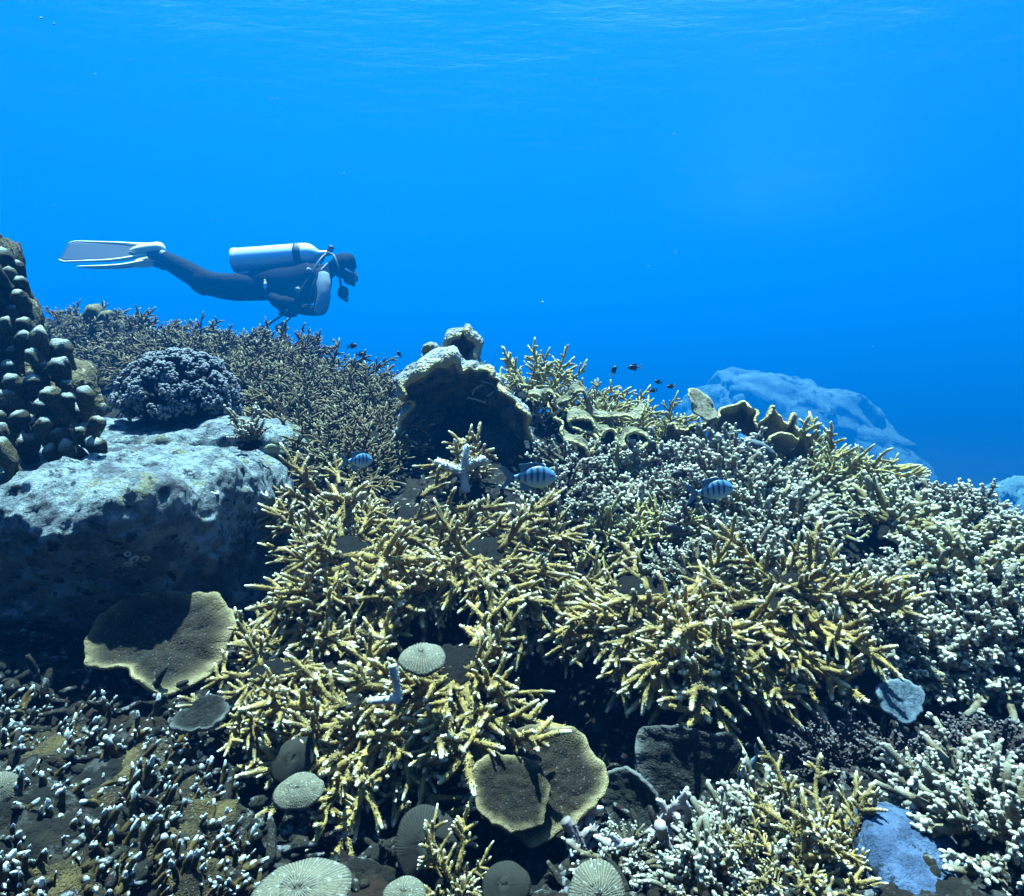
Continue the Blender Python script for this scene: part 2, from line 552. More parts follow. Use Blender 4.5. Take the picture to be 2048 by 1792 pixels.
def core_mesh(seed):
    rng = np.random.default_rng(seed)
    mb = MB()
    seg, rings = 44, 26
    V = []
    for j in range(rings):
        ph = math.pi * (j + .5) / rings
        for i in range(seg):
            a = 2 * math.pi * i / seg
            V.append((math.sin(ph) * math.cos(a), math.sin(ph) * math.sin(a), -math.cos(ph)))
    V = np.array(V)
    V *= 1 + (.30 * fbm(V, 1.8, 4, seed) + .12 * fbm(V, 8, 3, seed + 5, .6))[:, None]
    mb.add(V, grid_faces(seg, rings, True) + [tuple(range(seg))[::-1], tuple(range((rings - 1) * seg, rings * seg))], 0.0)
    return mb.mesh('core')


# ------------------------------------------------------------------ object helpers
REEF_UNIT = 0.64       # the reef is drawn in units of 0.64 m
UNIT = REEF_UNIT


def link(name, mesh, mat=None, parent=None, loc=(0, 0, 0), rot=None, scale=(1, 1, 1)):
    if mesh is not None and mat is not None and not mesh.materials:
        mesh.materials.append(mat)
    o = bpy.data.objects.new(name, mesh)
    COL.objects.link(o)
    if mesh is not None and mat is not None and mesh.materials[0] != mat:
        o.material_slots[0].link = 'OBJECT'
        o.material_slots[0].material = mat
    k = UNIT if parent is None or parent.type == 'EMPTY' else 1.0
    o.location = Vector(loc) * k
    if rot is not None:
        o.rotation_mode = 'QUATERNION'
        o.rotation_quaternion = rot
    sc = Vector(scale) if hasattr(scale, '__len__') else Vector((scale,) * 3)
    o.scale = sc * (k if mesh is not None else 1.0)
    if parent is not None:
        o.parent = parent
    return o


def tag(o, label=None, cat=None, group=None, kind=None):
    for k, v in (('label', label), ('category', cat), ('group', group), ('kind', kind)):
        if v:
            o[k] = v
    return o


def thing(name, loc, label, cat, group=None):
    return tag(link(name, None, loc=loc), label, cat, group)


def dirquat(d, roll):
    d = Vector(d).normalized()
    q = d.to_track_quat('Z', 'Y')
    return q @ Quaternion((0, 0, 1), roll)


# ------------------------------------------------------------------ the reef slope (a height field through measured points)
CTRL = [  # photograph x, y, distance
    (-300, 640, 3.9), (70, 665, 3.6), (200, 655, 3.5), (420, 685, 3.4), (600, 715, 3.2), (830, 785, 2.9), (1000, 812, 2.7),
    (1200, 862, 2.5), (1420, 895, 2.4), (1600, 945, 2.25), (1800, 1015, 2.1), (2048, 1090, 1.9), (2350, 1180, 1.75),
    (-300, 880, 2.5), (100, 860, 2.6), (400, 860, 2.3), (650, 880, 2.3), (650, 970, 1.95), (950, 970, 1.9), (1200, 970, 2.0),
    (1500, 1020, 1.8), (1800, 1120, 1.65), (2048, 1220, 1.5), (2400, 1350, 1.35),
    (-200, 1150, 1.5), (300, 1200, 1.45), (700, 1190, 1.45), (1000, 1190, 1.45), (1300, 1190, 1.5), (1600, 1240, 1.45), (1900, 1330, 1.3),
    (1700, 1165, 1.78), (1640, 1050, 1.98), (1930, 1215, 1.62), (1270, 1240, 1.6), (1300, 985, 2.1), (560, 1180, 1.62), (480, 1290, 1.42), (860, 1360, 1.38), (1080, 1400, 1.42), (-200, 1400, 1.1), (300, 1400, 1.12), (650, 1400, 1.2), (900, 1430, 1.25), (1300, 1480, 1.28), (1600, 1480, 1.2), (1900, 1520, 1.12),
    (-150, 1560, .92), (100, 1540, .95), (400, 1540, 1.0), (700, 1660, .97), (1000, 1690, 1.0), (1300, 1640, 1.02), (1600, 1650, .96), (1900, 1650, .90), (2250, 1650, .88),
    (-100, 1792, .72), (500, 1800, .76), (1000, 1830, .80), (1500, 1810, .78), (1950, 1800, .73), (0, 2300, .52), (1000, 2400, .52), (2000, 2300, .52)]
_pts = np.array([P(*c)[:] for c in CTRL])
_extra = [(x, y + 1.1, z - .45) for x, y, z in _pts[:13]] + [(x * 1.2, y + 3.0, z - 2.0) for x, y, z in _pts[:13:2]] + \
         [(-4.5, 1.0, -.7), (-4.5, 3, -.1), (4.0, 1.0, -1.2), (4.0, 2.5, -1.3), (0, -.6, -.65), (-3, -.6, -.7), (3, -.6, -1.0)]
_pts = np.vstack([_pts, _extra])


def _tps(r):
    return np.where(r > 1e-9, r * r * np.log(r + 1e-12), 0)


_n = len(_pts)
_K = _tps(np.linalg.norm(_pts[:, None, :2] - _pts[None, :, :2], axis=2)) + np.eye(_n) * 2e-3
_Pm = np.hstack([np.ones((_n, 1)), _pts[:, :2]])
_A = np.vstack([np.hstack([_K, _Pm]), np.hstack([_Pm.T, np.zeros((3, 3))])])
_W = np.linalg.solve(_A, np.concatenate([_pts[:, 2], np.zeros(3)]))


def height(xy):
    xy = np.atleast_2d(np.asarray(xy, float))
    r = np.linalg.norm(xy[:, None, :] - _pts[None, :, :2], axis=2)
    h = _tps(r) @ _W[:_n] + _W[_n] + xy @ _W[_n + 1:]
    return np.clip(h, (FLOOR_Z - .3) / REEF_UNIT, .45)


def ground_hit(px, py, dmin=.45, dmax=4.5):
    d = np.linspace(dmin, dmax, 300)
    a = np.array(P(px, py, 1.0)[:])
    pts = d[:, None] * a[None, :]
    h = height(pts[:, :2])
    under = np.nonzero(pts[:, 2] < h)[0]
    if len(under) == 0:
        return None
    return Vector(pts[under[0]])


def gz(x, y):
    return float(height([(x, y)])[0])


gx = np.concatenate([np.linspace(-4.2, -1.25, 60), np.linspace(-1.24, 1.5, 300), np.linspace(1.52, 3.8, 50)])
gy = np.concatenate([np.linspace(.05, .5, 20), np.linspace(.51, 1.7, 190), np.linspace(1.715, 3.6, 110), np.linspace(3.65, 6.5, 40)])
X, Y = np.meshgrid(gx, gy)
XY = np.stack([X.ravel(), Y.ravel()], 1)
H = height(XY)
XYZ = np.column_stack([XY, H])
H = H + .035 * fbm(XYZ, 5, 4, 3) + .020 * np.abs(fbm(XYZ, 22, 4, 9, .6)) - .012
mb = MB()
mb.add(np.column_stack([XY, H]), grid_faces(len(gx), len(gy)), 0)
reef = link('reef_ground', mb.mesh('reef_ground'), M['ground'])
tag(reef, 'dark brown uneven reef rock showing between the corals', 'ground', kind='structure')

UNIT = 1.0
# sea floor
sx_ = np.concatenate([-np.geomspace(200, 6, 50), np.linspace(-5.8, 5.8, 30), np.geomspace(6, 200, 70)])
sy_ = np.concatenate([[-200, -40, -20, -10], np.linspace(-5, 5, 10), np.geomspace(5.5, 200, 125)])
X, Y = np.meshgrid(sx_, sy_)
XYZ = np.column_stack([X.ravel(), Y.ravel(), np.zeros(X.size)])
Z = FLOOR_Z + .25 * fbm(XYZ, .35, 4, 21) + .10 * np.abs(fbm(XYZ, 1.6, 3, 5))
mb = MB()
mb.add(np.column_stack([XYZ[:, :2], Z]), grid_faces(len(sx_), len(sy_)), 0)
tag(link('sea_floor', mb.mesh('sea_floor'), M['sand']), 'grey sandy sea floor fading into blue water', 'sea floor', kind='structure')


# water surface seen from below
def water_surface():
    xs = np.concatenate([-np.geomspace(200, 13.2, 24), np.linspace(-13, 13, 190), np.geomspace(13.2, 200, 24)])
    ys = np.concatenate([-np.geomspace(200, 1, 24), np.linspace(-.8, 6, 14), np.linspace(6.1, 26, 190), np.geomspace(26.3, 200, 36)])
    X, Y = np.meshgrid(xs, ys)
    p = np.column_stack([X.ravel() * .55, Y.ravel(), np.zeros(X.size)])
    z = SURFACE_Z + .05 * fbm(p, .55, 3, 40, .5)
    mb = MB()
    mb.add(np.column_stack([X.ravel(), Y.ravel(), z]), grid_faces(len(xs), len(ys)), 0)
    m = bpy.data.materials.new('water_surface')
    m.use_nodes = True
    nt = m.node_tree
    nt.nodes.clear()
    out = nt.nodes.new('ShaderNodeOutputMaterial')
    mix = nt.nodes.new('ShaderNodeMixShader')
    fr = nt.nodes.new('ShaderNodeFresnel')
    fr.inputs['IOR'].default_value = 1.33
    tr = nt.nodes.new('ShaderNodeBsdfTransparent')
    tr.inputs[0].default_value = (0.52, 0.90, 1.0, 1)
    gl = nt.nodes.new('ShaderNodeBsdfGlossy')
    gl.inputs['Roughness'].default_value = .35
    b = nt.nodes.new('ShaderNodeBump')
    b.inputs['Strength'].default_value = .43
    b.inputs['Distance'].default_value = .30
    tc = nt.nodes.new('ShaderNodeTexCoord')
    mp = nt.nodes.new('ShaderNodeMapping')
    mp.inputs['Scale'].default_value = (.45, 1, 1)
    nz = nt.nodes.new('ShaderNodeTexNoise')
    nz.inputs['Scale'].default_value = 1.2
    nz.inputs['Detail'].default_value = 9
    nz.inputs['Roughness'].default_value = .62
    nt.links.new(tc.outputs['Object'], mp.inputs[0])
    nt.links.new(mp.outputs[0], nz.inputs['Vector'])
    nt.links.new(nz.outputs['Fac'], b.inputs['Height'])
    nt.links.new(b.outputs[0], fr.inputs['Normal'])
    nt.links.new(b.outputs[0], gl.inputs['Normal'])
    nt.links.new(fr.outputs[0], mix.inputs[0])
    nt.links.new(tr.outputs[0], mix.inputs[1])
    nt.links.new(gl.outputs[0], mix.inputs[2])
    nt.links.new(mix.outputs[0], out.inputs[0])
    o = link('water_surface', mb.mesh('water_surface'), m)
    tag(o, 'rippled underside of the sea surface', 'water', kind='structure')


water_surface()


# haze: the body of water
def haze_box():
    mb = MB()
    s, z0, z1 = 205, FLOOR_Z - 1.3, SURFACE_Z + .6
    V = [(x, y, z) for z in (z0, z1) for y in (-s, s) for x in (-s, s)]
    mb.add(V, [(0, 2, 3, 1), (4, 5, 7, 6), (0, 1, 5, 4), (2, 6, 7, 3), (0, 4, 6, 2), (1, 3, 7, 5)], 0)
    m = bpy.data.materials.new('water_body')
    m.use_nodes = True
    nt = m.node_tree
    nt.nodes.clear()
    out = nt.nodes.new('ShaderNodeOutputMaterial')
    pv = nt.nodes.new('ShaderNodeVolumePrincipled')
    pv.inputs['Color'].default_value = (*WATER_COLOR, 1)
    pv.inputs['Density'].default_value = WATER_DENSITY
    pv.inputs['Anisotropy'].default_value = .45
    nt.links.new(pv.outputs[0], out.inputs['Volume'])
    o = link('haze', mb.mesh('haze', False), m)
    tag(o, 'blue sea water fading distant things', 'water', kind='stuff')


haze_box()

# ------------------------------------------------------------------ far rocks on the sea floor
def sphere_rock(nu, nv, power=2.6):
    V = []
    for j in range(nv):
        ph = math.pi * (j + .5) / nv
        for i in range(nu):
            a = 2 * math.pi * i / nu
            v = np.array([math.sin(ph) * math.cos(a), math.sin(ph) * math.sin(a), -math.cos(ph)])
            v = v / (np.sum(np.abs(v) ** power) ** (1 / power))
            V.append(v)
    faces = grid_faces(nu, nv, True) + [tuple(range(nu))[::-1], tuple(range((nv - 1) * nu, nv * nu))]
    return np.array(V), faces


def far_rock(name, center, half, seed, label, mat, amp=.16, power=3.0, tilt=0.0, nu=110, nv=60):
    V, faces = sphere_rock(nu, nv, power)
    V = V * (1 + amp * fbm(V, 1.7, 5, seed, .55))[:, None]
    V = V + .04 * np.column_stack([fbm(V, 7, 4, seed + 9), fbm(V, 7, 4, seed + 19), fbm(V, 7, 4, seed + 29)])
    V = V * np.array(half)
    V[:, 2] -= V[:, 0] * tilt
    mb = MB(); mb.add(V, faces, 0)
    o = link(name, mb.mesh(name), mat, loc=center)
    tag(o, label, 'rock')
    return o


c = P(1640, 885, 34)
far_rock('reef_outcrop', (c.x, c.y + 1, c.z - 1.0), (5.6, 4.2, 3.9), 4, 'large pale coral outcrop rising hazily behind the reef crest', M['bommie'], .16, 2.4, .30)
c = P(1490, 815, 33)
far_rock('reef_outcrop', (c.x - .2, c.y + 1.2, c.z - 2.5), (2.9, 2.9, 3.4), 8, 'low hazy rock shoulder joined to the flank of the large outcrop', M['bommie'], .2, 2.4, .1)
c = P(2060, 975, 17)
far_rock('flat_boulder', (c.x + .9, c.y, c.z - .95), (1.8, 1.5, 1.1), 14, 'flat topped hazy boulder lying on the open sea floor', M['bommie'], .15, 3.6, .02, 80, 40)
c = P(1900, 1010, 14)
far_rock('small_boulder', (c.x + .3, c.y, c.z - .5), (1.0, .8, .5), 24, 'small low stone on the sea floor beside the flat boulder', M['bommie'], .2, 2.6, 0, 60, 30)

UNIT = REEF_UNIT
# unseen rock wall added behind the viewer to cut fill light from the water
V, faces = sphere_rock(120, 70, 2.6)
V = V * (1 + .14 * fbm(V, 2.0, 5, 91, .55))[:, None] * np.array([6.5, 1.9, 3.6])
mb = MB(); mb.add(V, faces, 0)
tag(link('added_shade_wall', mb.mesh('added_shade_wall'), M['ground'], loc=(-.5, -3.1, -1.4)), 'added unseen rock wall behind the viewer cutting the fill light', 'reef', kind='structure')

# ------------------------------------------------------------------ the left boulder
def boulder():
    V, faces = sphere_rock(340, 190, 6.5)
    lo = V.copy()
    V = V * (1 + .07 * fbm(lo, 1.5, 3, 2))[:, None]
    n = lo / np.linalg.norm(lo, axis=1)[:, None]
    V = V * np.array([.39, .33, .27])
    # shoulders slope down towards the viewer and to the left
    V[:, 2] += np.where(V[:, 2] > 0, -.95 * np.clip(-V[:, 0] + .08, 0, 1) * np.clip(-V[:, 1] * 3 + .1, 0, 1), 0)
    pit = fbm(V, 16, 4, 7, .6)
    V = V + n * (.006 * pit - .010 * np.clip(fbm(V, 26, 3, 8) - .2, 0, 1) + .014 * fbm(V, 5, 3, 31) + .006 * fbm(V, 55, 3, 41, .6))[:, None]
    low = np.clip((.16 - V[:, 2]) / .4, 0, 1) * np.clip((V[:, 0] + .30) * 3, .25, 1)
    V[:, 1] += np.where(V[:, 1] < 0, .24 * low, 0)          # the right half of the front is undercut
    mb = MB(); mb.add(V, faces, 0)
    c = P(270, 1060, 1.52)
    o = link('boulder', mb.mesh('boulder'), M['boulder'], loc=(c.x - .12, c.y, -.43), rot=Quaternion((0, 0, 1), -.10))
    tag(o, 'large pale flat topped boulder with pitted blue grey sides', 'boulder')
    # white rings of barnacles on the shaded front
    ring = MB()
    a = np.arange(15) * 2 * math.pi / 14
    tube(ring, np.column_stack([np.cos(a), np.sin(a), np.zeros(15)]), np.full(15, .42), 6, np.full(15, .8), cap=False)
    rm = ring.mesh('barnacle')
    inv = o.matrix_basis.inverted()
    return o, rm


boulder_obj, barnacle_mesh = boulder()

V, faces = sphere_rock(120, 60, 3.2)
V = V * (1 + .12 * fbm(V, 1.6, 4, 12))[:, None] * np.array([.36, .26, .14])
V = V + .012 * np.column_stack([fbm(V, 14, 3, 1), fbm(V, 14, 3, 2), fbm(V, 14, 3, 3)])
mb = MB(); mb.add(V, faces, 0)
c = P(330, 865, 1.95)
tag(link('rock_ledge', mb.mesh('rock_ledge'), M['boulder'], loc=(c.x, c.y + .08, c.z - .10)), 'low rock ledge under the dark cauliflower coral', 'rock')

# ------------------------------------------------------------------ shared coral meshes
STAG = [staghorn_branch(100 + i, r=.036, nside=(8, 13)) for i in range(18)]
FINE = [staghorn_branch(300 + i, True, r=.040, nside=(9, 14)) for i in range(10)]
KNOB = [knobby_sprig(500 + i) for i in range(9)]
CAUL = [cauli_branch(600 + i) for i in range(4)]
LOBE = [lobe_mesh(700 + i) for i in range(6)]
FING = [finger_mesh(800 + i) for i in range(12)]
CORE = [core_mesh(900 + i) for i in range(4)]


def crust_mesh(seed):
    V, faces = sphere_rock(64, 36, 2.2)
    V = V * (1 + .30 * fbm(V, 1.6, 4, seed, .6) + .10 * fbm(V, 7, 4, seed + 4, .65))[:, None]
    mb = MB(); mb.add(V, faces, np.clip(fbm(V, 3, 3, seed + 9) * 1.2, 0, 1))
    return mb.mesh('crust')

R = random.Random(11)


def colony(name, base, label, group, variants, mat, n, radius, length, normal=(0, -.35, 1), spread=1.0, lift=.35, flat=.3,
           droop=0.0, core=None, core_mat=None, part='branch', jitter=.25, cat='coral', squash=1.0, fan=None, inner=.25, front=0.0):
    """base: point on the ground. Branches stand on a low dome and radiate from it."""
    base = Vector(base)
    t = thing(name, base, label, cat, group)
    nrm = Vector(normal).normalized()
    u = nrm.cross(Vector((0, 1, 0))).normalized()
    w = nrm.cross(u).normalized()
    if w.y > 0:
        w, u = -w, -u
    cr = radius * .40 if core is None else core
    link('base', R.choice(CORE), core_mat or M['ground'], t, nrm * (-cr * .25), dirquat(nrm, R.uniform(0, 6)), (cr, cr * squash, cr * .45))
    for i in range(n):
        q = math.sqrt((i + .5) / n)
        a = i * 2.39996 + R.uniform(-.3, .3)
        if R.random() < front:
            a = math.radians(R.uniform(-15, 195))
        if fan:
            a = math.radians(R.uniform(*fan))
        rad = (u * math.cos(a) + w * math.sin(a) * squash)
        root = rad * (radius * .62 * q) + nrm * (cr * .12 * (1 - q * q)) - rad * (.15 * length)
        d = rad * (spread * (inner + q)) + nrm * (lift * (1.25 - q * (1 - flat))) + Vector((0, 0, -droop * q))
        d += Vector((R.gauss(0, jitter), R.gauss(0, jitter), R.gauss(0, jitter)))
        s = length * R.uniform(.6, 1.28)
        link(part, R.choice(variants), mat, t, root, dirquat(d, R.uniform(0, 6.28)), s)
    return t


def at_ground(px, py, up=0.0):
    g = ground_hit(px, py)
    if g is None:
        g = P(px, py, 2.5)
    return g + Vector((0, 0, up))


# ------------------------------------------------------------------ yellow staghorn tables in the middle
G_ST = 'yellow staghorn colonies in the middle of the slope'
stag_spots = [
    # px, py, lift above ground, radius, branches, branch length, droop, label
    (825, 1095, .03, .23, 46, .145, .05, 'broad yellow staghorn table in front of the vase coral'),
    (690, 1105, .07, .15, 26, .135, .10, 'yellow staghorn clump whose branches reach over the boulder end'),
    (1010, 1125, .02, .15, 26, .12, .05, 'yellow staghorn clump under the large striped fish'),
    (700, 1250, .08, .17, 34, .14, .10, 'yellow staghorn table left of the pleated mushroom coral'),
    (605, 1330, .05, .11, 22, .11, .10, 'yellow staghorn clump beside the large tan plate coral'),
    (960, 1250, .08, .17, 34, .14, .10, 'yellow staghorn table just above the pleated mushroom coral'),
    (1120, 1260, .07, .16, 34, .13, .15, 'dense brown yellow staghorn clump in the centre of the slope'),
    (1290, 1360, .11, .16, 36, .14, .55, 'yellow staghorn clump hanging over the dark hollow'),
    (1440, 1380, .12, .18, 42, .15, .55, 'wide yellow staghorn shelf drooping over the dark hollow'),
    (1560, 1340, .10, .15, 30, .13, .35, 'yellow staghorn shelf touching the pale knobby coral'),
    (745, 1570, .09, .14, 30, .125, .30, 'bright yellow staghorn spray over the ribbed mushroom corals'),
    (915, 1580, .14, .15, 32, .14, .35, 'bright yellow staghorn spray covering the paired plate corals'),
    (690, 1480, .08, .13, 26, .12, .10, 'yellow staghorn clump with bleached twigs behind the bright spray'),
    (540, 1470, .04, .08, 13, .10, .20, 'small yellow staghorn clump between tan plate and finger coral'),
]
for k_, (px, py, up, rad, n, L, droop, lab) in enumerate(stag_spots):
    up = up + .02 + (.04 if k_ % 2 else 0)
    colony('staghorn_coral', at_ground(px, py, up), lab, G_ST, STAG, M['stag'], int(n * 1.3), rad * 1.05, L * 1.25, (R.uniform(-.25, .25), -.55, 1), 1.2, .10, .15, droop * .5 + .12, jitter=.18, inner=.6, front=.72)

# upright antlers and crest tables
t = colony('antler_coral', at_ground(930, 990, .02), 'upright antler shaped staghorn standing before the vase coral', None, STAG, M['stag'], 13, .06, .155,
           (0, -.1, 1), .45, 1.1, .8, 0)
colony('staghorn_coral', at_ground(1210, 1130, .06), 'stout upright yellow staghorn rising out of pale knobby coral', None, STAG, M['stag_pale'], 26, .11, .125, (0, -.2, 1), .8, .8, .4, 0)
colony('staghorn_coral', at_ground(1340, 1120, .06), 'yellow staghorn thicket beside the stout upright staghorn', None, STAG, M['stag_pale'], 26, .12, .115, (0, -.2, 1), .8, .7, .4, 0)
G_CR = 'yellow staghorn on the reef crest'
for px, py, rad, n, L, lab in [
        (1050, 812, .26, 46, .145, 'yellow staghorn table on the crest right behind the vase coral'),
        (1150, 855, .22, 36, .16, 'yellow staghorn table on the crest above the ruffled coral'),
        (1250, 880, .20, 34, .125, 'pale yellow staghorn on the crest below the small dark fish'),
        (1340, 895, .17, 28, .115, 'pale yellow staghorn on the crest next to the tilted oval plate'),
        (1640, 985, .22, 42, .17, 'yellow staghorn bush shading a brown hollow near the right crest'),
        (1740, 1010, .17, 30, .14, 'yellow staghorn bush on the far right of the brown hollow')]:
    colony('crest_staghorn', at_ground(px, py, .06), lab, G_CR, STAG, M['stag_pale'], n, rad, L, (0, -.25, 1), 1.0, .6, .35, 0)

# brown staghorn thicket on the left crest
G_TH = 'brown staghorn thicket on the left crest'
ths = []
for row, (y0, x0, x1, nx) in enumerate([(668, 90, 620, 9), (705, 60, 760, 10), (745, 150, 820, 9), (790, 480, 830, 5), (845, 540, 800, 4), (900, 580, 780, 3), (960, 600, 720, 2)]):
    for i in range(nx):
        px = x0 + (x1 - x0) * (i + .5) / nx + R.uniform(-18, 18)
        ths.append((px, y0 + (px - 90) * (.16 if row < 3 else .05) + R.uniform(-8, 8)))
for px, py in ths:
    g = at_ground(px, py, .065)
    if g.y > 4.4:
        continue
    lab, grp = ('brown staghorn clump on the crest under the swimming diver', 'thicket under the diver') if py < 735 and px > 300 else \
        ('brown staghorn clump behind the tall lobed coral', 'thicket behind the lobed coral') if px < 260 else \
        ('brown staghorn clump behind the dark cauliflower coral', 'thicket behind the cauliflower coral') if px < 470 else \
        ('brown staghorn clump between cauliflower coral and vase coral', 'thicket beside the vase coral') if py < 880 else \
        ('brown staghorn clump in shade beside the end of the boulder', 'thicket beside the boulder')
    colony('thicket_coral', g, lab, grp, FINE, M['stag_brown'], 31, .21, .118, (0, -.45, 1), 1.0, .28, .35, 0, inner=.45)

# ------------------------------------------------------------------ pale knobby coral over the right slope
KNZ = [
    ('pale knobby coral cluster below the ruffled coral ribbons', 'knobby coral below the ribbons', [(1150, 985), (1230, 970), (1310, 955), (1180, 1055), (1265, 1045), (1110, 1040)]),
    ('pale knobby coral cluster around the tilted barred fish', 'knobby coral around the barred fish', [(1390, 945), (1465, 965), (1345, 1035), (1490, 1035), (1410, 1095), (1505, 1110), (1440, 1030), (1545, 1000)]),
    ('pale knobby coral cluster under the brown hollow of the crest bush', 'knobby coral under the hollow', [(1560, 1120), (1520, 1085), (1590, 1050), (1775, 1115)]),
    ('pale knobby coral cluster along the crest edge against open water', 'knobby coral along the crest edge', [(1805, 1065), (1865, 1060), (1915, 1080), (1970, 1085), (2040, 1105), (1855, 1130), (1935, 1150), (2005, 1170), (2065, 1190)]),
    ('pale knobby coral cluster on the steps between crest edge and dark pocket', 'knobby coral on the upper steps', [(1850, 1205), (1935, 1225), (2015, 1250), (1885, 1290), (1965, 1310), (2045, 1325)]),
    ('pale knobby coral cluster between the dark pocket and yellow shelf', 'knobby coral beside the yellow shelf', [(1640, 1290), (1725, 1285), (1665, 1365), (1745, 1345), (1600, 1240)]),
    ('pale knobby coral cluster on the step above the bluish plate', 'knobby coral above the bluish plate', [(1800, 1335), (1895, 1325), (1985, 1345), (2055, 1350)])]
for lab, grp, spots in KNZ:
    for px, py in spots:
        colony('knobby_coral', at_ground(px + R.uniform(-12, 12), py + 12 + R.uniform(-8, 8), R.uniform(.02, .10)), lab, grp, KNOB, M[R.choice(['knob', 'knob', 'knob_warm'])], R.choice([13, 15, 17]), R.uniform(.11, .15), R.uniform(.085, .12),
               (R.uniform(-.2, .2), -.45, 1), 1.0, .55, .35, .12, core=.07)
for px, py, n, rad, L, up, lab in [
        (1500, 1200, 16, .12, .085, .08, 'bright white knobby coral shelf above the yellow staghorn shelf'),
        (1370, 1240, 14, .12, .075, .09, 'white knobby coral edge curling over the dark pocket'),
        (1690, 1330, 16, .12, .08, .08, 'pale knobby coral shelf at the end of the yellow staghorn shelf'),
        (1830, 1250, 14, .12, .08, .08, 'pale knobby coral ledge above the bluish plate coral')]:
    colony('knobby_coral', at_ground(px, py, up), lab, None, KNOB, M['knob'], n, rad, L, (0, -.5, 1), 1.0, .5, .3, .2, core=.07)
# lower right corner
for px, py, n, rad, L, mt, vs, lab in [
        (1545, 1725, 22, .11, .07, 'knob', KNOB, 'pale knobby coral patch beside the tangle of dead branches'),
        (1430, 1790, 18, .09, .065, 'knob', KNOB, 'pale knobby coral patch next to the pleated round mushroom coral'),
        (1640, 1720, 22, .11, .09, 'stag', STAG, 'yellowish low staghorn patch beside the smooth blue slab'),
        (1560, 1780, 18, .09, .075, 'stag', STAG, 'yellowish short staghorn patch in front of the blue slab'),
        (1930, 1640, 20, .12, .08, 'knob', KNOB, 'pale knobby coral cluster above the blue slab'),
        (2020, 1720, 18, .11, .08, 'knob', KNOB, 'pale knobby coral cluster behind the far end of the blue slab'),
        (1800, 1560, 16, .10, .06, 'knob_shaded', KNOB, 'small knobby coral coloured dark for the gloom above the blue slab'),
        (1660, 1540, 16, .09, .055, 'knob_shaded', KNOB, 'small reddish grey knobby coral clump under the knobby shelf'),
        (1980, 1540, 16, .10, .06, 'knob_shaded', KNOB, 'small knobby coral coloured dark for shade at the right edge'),
        (1250, 1740, 10, .06, .05, 'knob', KNOB, 'tiny knobby coral sprigs among the dead branches'),
        (900, 1800, 9, .05, .075, 'stag', STAG, 'few short staghorn tips beside the dark round mushroom corals')]:
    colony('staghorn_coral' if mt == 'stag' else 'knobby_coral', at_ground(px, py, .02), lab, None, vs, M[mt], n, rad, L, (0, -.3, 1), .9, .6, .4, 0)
# small pale coral at the boulder's end
colony('knobby_coral', P(500, 880, 1.62), 'small pale knobby coral on the end of the boulder', None, KNOB, M['knob'], 8, .05, .07, (0, -.2, 1), .5, .9, .5, 0, core=.03)

# ------------------------------------------------------------------ cauliflower coral
def cauliflower(c, r, n):
    t = thing('cauliflower_coral', c, 'dark domed cauliflower coral with pale tufted tips on the rock ledge', 'coral')
    link('base', CORE[1], M['cauli'], t, (0, 0, 0), None, (r * .72, r * .72, r * .6))
    for i in range(n):
        z = 1 - 1.25 * (i + .5) / n
        a = i * 2.39996
        s = math.sqrt(1 - z * z)
        d = Vector((s * math.cos(a), s * math.sin(a), z))
        if d.y > .6:
            continue
        d = (d + Vector((R.gauss(0, .07), R.gauss(0, .07), R.gauss(0, .07)))).normalized()
        link('branch', R.choice(CAUL), M['cauli'], t, Vector((d.x * .55, d.y * .55, d.z * .42)) * r, dirquat(d, R.uniform(0, 6)), r * .46 * R.uniform(.85, 1.15))


cauliflower(P(362, 802, 2.0), .172, 150)

# ------------------------------------------------------------------ lobed coral column on the left
def lobed():
    c = P(60, 890, 1.55)
    t = thing('lobed_coral', c, 'tall lobed coral of rounded pale capped knobs at the back of the boulder', 'coral')
    knobs = []
    edge = [(470, 8), (540, 52), (600, 56), (660, 62), (700, 150), (760, 165), (800, 195), (850, 215), (910, 200)]
    tries = 0
    while len(knobs) < 100 and tries < 6000:
        tries += 1
        py = R.uniform(492, 905)
        xm = np.interp(py, [e[0] for e in edge], [e[1] for e in edge])
        px = R.uniform(-70, xm - 12)
        sz = R.uniform(30, 56)
        if all((px - a_) ** 2 + (1.25 * (py - b_)) ** 2 > (.42 * (sz + c_)) ** 2 for a_, b_, c_ in knobs):
            knobs.append((px, py, sz))
    body = CORE[2]
    for (bx, by, bd, sx, sz) in [(60, 830, 1.68, .16, .12), (10, 720, 1.72, .09, .16), (0, 600, 1.74, .06, .15), (110, 810, 1.68, .10, .11)]:
        p = P(bx, by, bd)
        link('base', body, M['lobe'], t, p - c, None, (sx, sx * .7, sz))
    for k, (px, py, s) in enumerate(knobs):
        d = 1.62 - .0005 * (py - 500) + R.uniform(-.06, .05)
        p = P(px, py, d)
        r = s / 2 / F * d
        tilt = Vector((R.gauss(0, .22) + .003 * (px - 40), -.45 + R.gauss(0, .2), 1))
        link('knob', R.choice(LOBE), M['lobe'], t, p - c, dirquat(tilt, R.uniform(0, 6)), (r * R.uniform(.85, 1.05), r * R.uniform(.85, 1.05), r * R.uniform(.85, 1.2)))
    return t


lobed()
# little lobed clump on the far left crest
b0 = P(195, 640, 3.25)
t = thing('lobed_coral', b0, 'small grey lobed coral poking above the staghorn thicket', 'coral')
for px, py, s in [(190, 628, 40), (212, 630, 30), (180, 648, 36), (205, 652, 44), (235, 650, 30), (250, 656, 30)]:
    p = P(px, py, 3.25)
    r = s / 2 / F * 3.25
    link('knob', R.choice(LOBE), M['fol_tan'], t, p - b0, dirquat((R.gauss(0, .2), -.2, 1), R.uniform(0, 6)), r)


